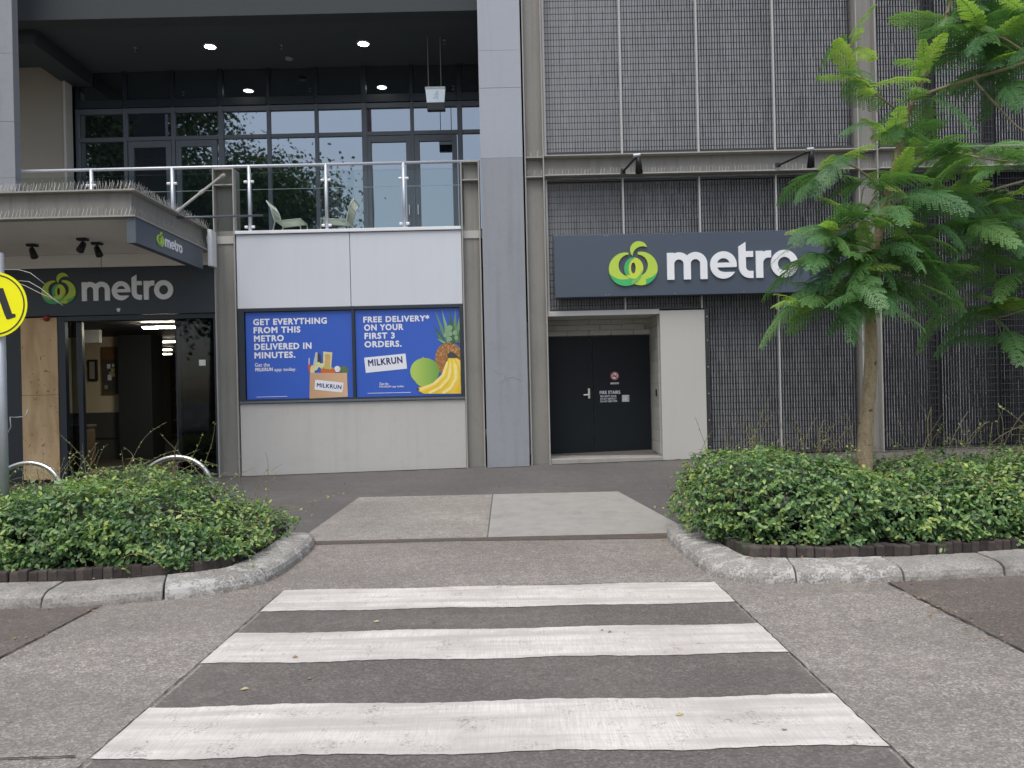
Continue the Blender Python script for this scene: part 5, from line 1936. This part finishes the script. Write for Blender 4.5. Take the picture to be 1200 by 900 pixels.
# (px, py, dY, fronds, share of young growth)
CL = [(1060, 230, -.45, 5, .1), (1020, 260, -.6, 5, .2), (1000, 320, -.6, 5, .1), (1030, 318, -.55, 5, .15), (1022, 286, -.6, 5, .3), (1046, 252, -.5, 4, .3), (1035, 348, -.55, 4, .05), (1056, 205, -.4, 4, .4), (1050, 165, -.35, 4, .4),
      (1000, 52, -.25, 5, .9), (992, 92, -.2, 5, .5), (1022, 108, -.15, 4, .5), (1085, 78, -.2, 4, 1), (1070, 118, 0, 5, .5), (1040, 150, -.2, 4, .3),
      (990, 190, -.3, 5, .6), (962, 203, -.35, 5, .5), (1015, 215, -.3, 4, .3), (1060, 165, .2, 4, .4),
      (966, 272, -.5, 7, .5), (958, 300, -.45, 4, .3), (975, 282, -.5, 5, .4), (998, 262, -.45, 5, .5), (965, 300, -.4, 6, .1), (1010, 300, -.45, 6, .2), (1040, 295, -.5, 6, .3), (1062, 285, -.4, 4, .8),
      (946, 360, -.6, 5, .4), (958, 350, -.55, 6, .1), (985, 345, -.5, 6, .05), (1010, 335, -.4, 5, .0), (1045, 335, -.4, 5, .1), (1075, 320, -.2, 5, .1),
      (1110, 178, -.5, 5, .3), (1145, 186, -.7, 6, .3), (1180, 192, -.8, 6, .4), (1090, 185, -.4, 4, .4), (1120, 225, .2, 6, .1), (1150, 235, .0, 7, .1), (1185, 230, -.1, 6, .4), (1100, 240, .3, 5, .2),
      (1130, 262, -.3, 9, .05), (1165, 265, -.4, 9, .05), (1085, 268, -.3, 5, .1), (1195, 280, -.3, 6, .2), (1110, 290, .1, 5, .0), (1150, 310, -.2, 6, 0), (1190, 325, -.2, 5, .2),
      (1095, 335, .3, 4, .2), (1125, 355, .3, 5, .4), (1160, 368, .2, 6, .4), (1190, 362, .1, 6, .6), (1175, 395, .1, 4, .1),
      (1118, 20, .1, 6, .1), (1145, 38, -.2, 7, .1), (1172, 45, -.3, 7, .2), (1195, 70, -.4, 6, .1), (1160, 78, -.3, 6, .05), (1185, 100, -.5, 5, .05), (1135, 62, .0, 5, .1), (1195, 20, -.3, 6, .6), (1150, 0, .1, 6, .2), (1110, -30, .2, 5, .3),
      (1250, 60, -.5, 4, .2), (1310, 220, 0, 4, .2), (1245, 345, .2, 4, .2), (1160, -60, .2, 4, .3), (1255, 170, -.5, 4, .2), (1240, 270, -.2, 4, .2)]
rr = random.Random(77)
twm = MB()
nf = 0
for ci, (px, py, dy, n, yf) in enumerate(CL):
    c = at(px, py, TY + dy)
    near = min(SK, key=lambda s_: (s_ - c).length + (0.25 if s_.z > c.z else 0))
    mid = near.lerp(c, .5) + Vector((0, 0, .04))
    dirc = (c - near)
    if dirc.length > .04:
        limb_pts = [near, mid, c]
        MB().tube(limb_pts, [.007, .005, .003], 5, False).build('twig', M['twig'], tree, 0, True)
    base_az = math.atan2(dirc.y, dirc.x)
    a0 = rr.uniform(0, 6.28)
    for k in range(n):
        az = a0 + k * 2.4 + rr.uniform(-.4, .4)
        yg = rr.random() < yf
        me = rr.choice(FY) if yg else rr.choice(FR)
        o = bpy.data.objects.new('frond', me)
        C.objects.link(o)
        el = rr.uniform(.05, .8) if yg else rr.uniform(-.4, .4)
        d = Vector((math.cos(az) * math.cos(el), math.sin(az) * math.cos(el), math.sin(el)))
        o.rotation_mode = 'QUATERNION'
        yv = Vector((-math.sin(az), math.cos(az), 0))
        zv = d.cross(yv)
        mt = Matrix((d, yv, zv)).transposed()
        o.rotation_quaternion = mt.to_quaternion() @ Quaternion((1, 0, 0), rr.uniform(-.55, .55))
        s_ = rr.uniform(.85, 1.4)
        o.scale = (s_, s_, s_)
        o.location = c + Vector((rr.uniform(-.05, .05), rr.uniform(-.05, .05), rr.uniform(-.06, .06))) - d * .04
        adopt(o, tree)
        nf += 1

# fallen leaves on the road and along the kerbs
rr = random.Random(9)
fl = MB()
def fleaf(x, y, z, s_):
    a = rr.uniform(0, 6.28)
    ca, sa = math.cos(a) * s_, math.sin(a) * s_
    fl.add([(x - ca, y - sa, z), (x - sa * .5, y + ca * .5, z + rr.uniform(.002, .012)), (x + ca, y + sa, z + rr.uniform(0, .01)), (x + sa * .5, y - ca * .5, z)], [(0, 1, 2, 3)])
for k in range(170):
    t = rr.random()
    if t < .35: x, y = 2.98 + rr.gauss(0, .06), rr.uniform(4.2, 6.2)
    elif t < .5: x, y = rr.uniform(1.8, 5.5), 6.1 + rr.gauss(0, .05)
    elif t < .62: x, y = -3.26 + rr.gauss(0, .07), rr.uniform(4.4, 6.0)
    elif t < .74: x, y = -2.25 + rr.gauss(0, .1), rr.uniform(6.2, 6.6)
    elif t < .84: x, y = rr.uniform(-2, 1.6), rr.uniform(6.5, 8.5)
    else: x, y = rr.uniform(-4.5, 4.5), rr.uniform(3.3, 6)
    fleaf(x, y, .012, rr.uniform(.006, .02))
for path in (PATH_L, PATH_R):
    for k in range(170):
        i = rr.randrange(len(path) - 2)
        t = rr.random()
        x = path[i][0] + (path[i + 1][0] - path[i][0]) * t
        y = path[i][1] + (path[i + 1][1] - path[i][1]) * t
        sx_ = -1 if path is PATH_L else 1
        if rr.random() < .55: fleaf(x - sx_ * abs(rr.gauss(0, .03)), y - abs(rr.gauss(.02, .05)), .012, rr.uniform(.005, .015))
        elif i > 3: fleaf(x, y + rr.uniform(.2, .34), .146, rr.uniform(.006, .016))
        else: fleaf(x + sx_ * rr.uniform(.2, .34), y, .146, rr.uniform(.006, .016))
for k in range(60):
    x, y = rr.uniform(-5, 6), rr.uniform(9, 12.9)
    fleaf(x, y, zg(x, y) + .008, rr.uniform(.006, .018))
fl.build('fallen_leaves', surf('fallen_leaf', (0.26, 0.17, 0.085), .8, .6, 9, 60), None, kind='stuff', label='small dry leaves scattered along the kerbs and road seams', cat='leaves')
lf = MB()
for (x, y) in ((0.78, 3.74), (-0.99, 5.4), (-1.5, 4.2)):
    s_ = .024
    lf.add([(x - s_, y, .012), (x, y + s_ * .5, .02), (x + s_, y + .01, .013), (x, y - s_ * .4, .012)], [(0, 1, 2, 3)])
lf.build('yellow_leaves', surf('yellow_leaf', (0.42, 0.35, 0.17), .7), None, kind='stuff', label='single yellowed leaves lying on the zebra crossing', cat='leaves')

# weeds at the foot of the mesh wall
wd_ = MB()
rr = random.Random(14)
for k in range(46):
    x = rr.uniform(3.4, 5.8) if rr.random() < .5 else rr.uniform(6.4, 10)
    p = Vector((x, 12.8, zg(x, 12.8)))
    d = Vector((rr.uniform(-.6, .6), rr.uniform(-.3, .1), 1)).normalized()
    cu = Vector((rr.uniform(-.5, .5), 0, rr.uniform(-.5, .05)))
    pts = [p.copy()]
    for i in range(rr.randint(8, 16)):
        d = (d + cu * .16).normalized()
        p = p + d * .06
        if p.z < .4: break
        pts.append(p.copy())
    if len(pts) > 2: wd_.tube(pts, .0045, 4, False)
wd_.build('wall_weeds', M['runner'], None, kind='stuff', label='dry wiry weeds along the foot of the mesh wall', cat='weeds')

# ------------------------------------------------------------------ the street behind the photographer (seen as reflections)
def street_tree(x, y, h, rad, seed, label):
    rng = np.random.default_rng(seed)
    e = empty('street_tree', (x, y, 0), label, 'tree', 'street trees across the road')
    MB().tube([(x, y, 0), (x + .1, y, h * .3), (x - .2, y + .2, h * .6), (x, y, h * .85)], [.4, .3, .2, .05], 10).build('trunk', M['pole_wood'], e, 0, True)
    n = 46000
    nb_ = 46
    cen = rng.normal(0, 1, (nb_, 3))
    cen /= np.linalg.norm(cen, axis=1, keepdims=True)
    cen *= rng.uniform(.35, .85, (nb_, 1)) * np.array([rad, rad * .7, h * .34])
    cen += np.array([x, y, h * .64])
    k = rng.integers(0, nb_, n)
    P = cen[k] + rng.normal(0, rad * .17, (n, 3))
    N = (P - cen[k])
    N /= np.linalg.norm(N, axis=1, keepdims=True) + 1e-6
    V, F, t = leaves(P, N, .26, rng, .6, .6)
    obj('crown', np_mesh('crown', V, F, M['far_leaf'], t), e)


street_tree(-15.5, -14, 18, 6.0, 1, 'broad dark street tree across the road, reflected in the balcony glass nearest its chairs')
street_tree(-22.5, -15, 31, 6.5, 2, 'tall dark street tree across the road, reflected in the left balcony glass')
street_tree(-33, -14, 30, 8.0, 3, 'farthest left street tree across the road, reflected in the dark balcony doors')
up_ = empty('utility_pole', (-7.9, -12.5, .14), 'tall brown timber pole across the road, reflected in the balcony doors', 'pole')
MB().tube([(-7.9, -12.5, .14), (-7.9, -12.5, 25)], [.22, .17], 12).build('pole', M['pole_wood'], up_, 0, True)
print('fronds', nf)
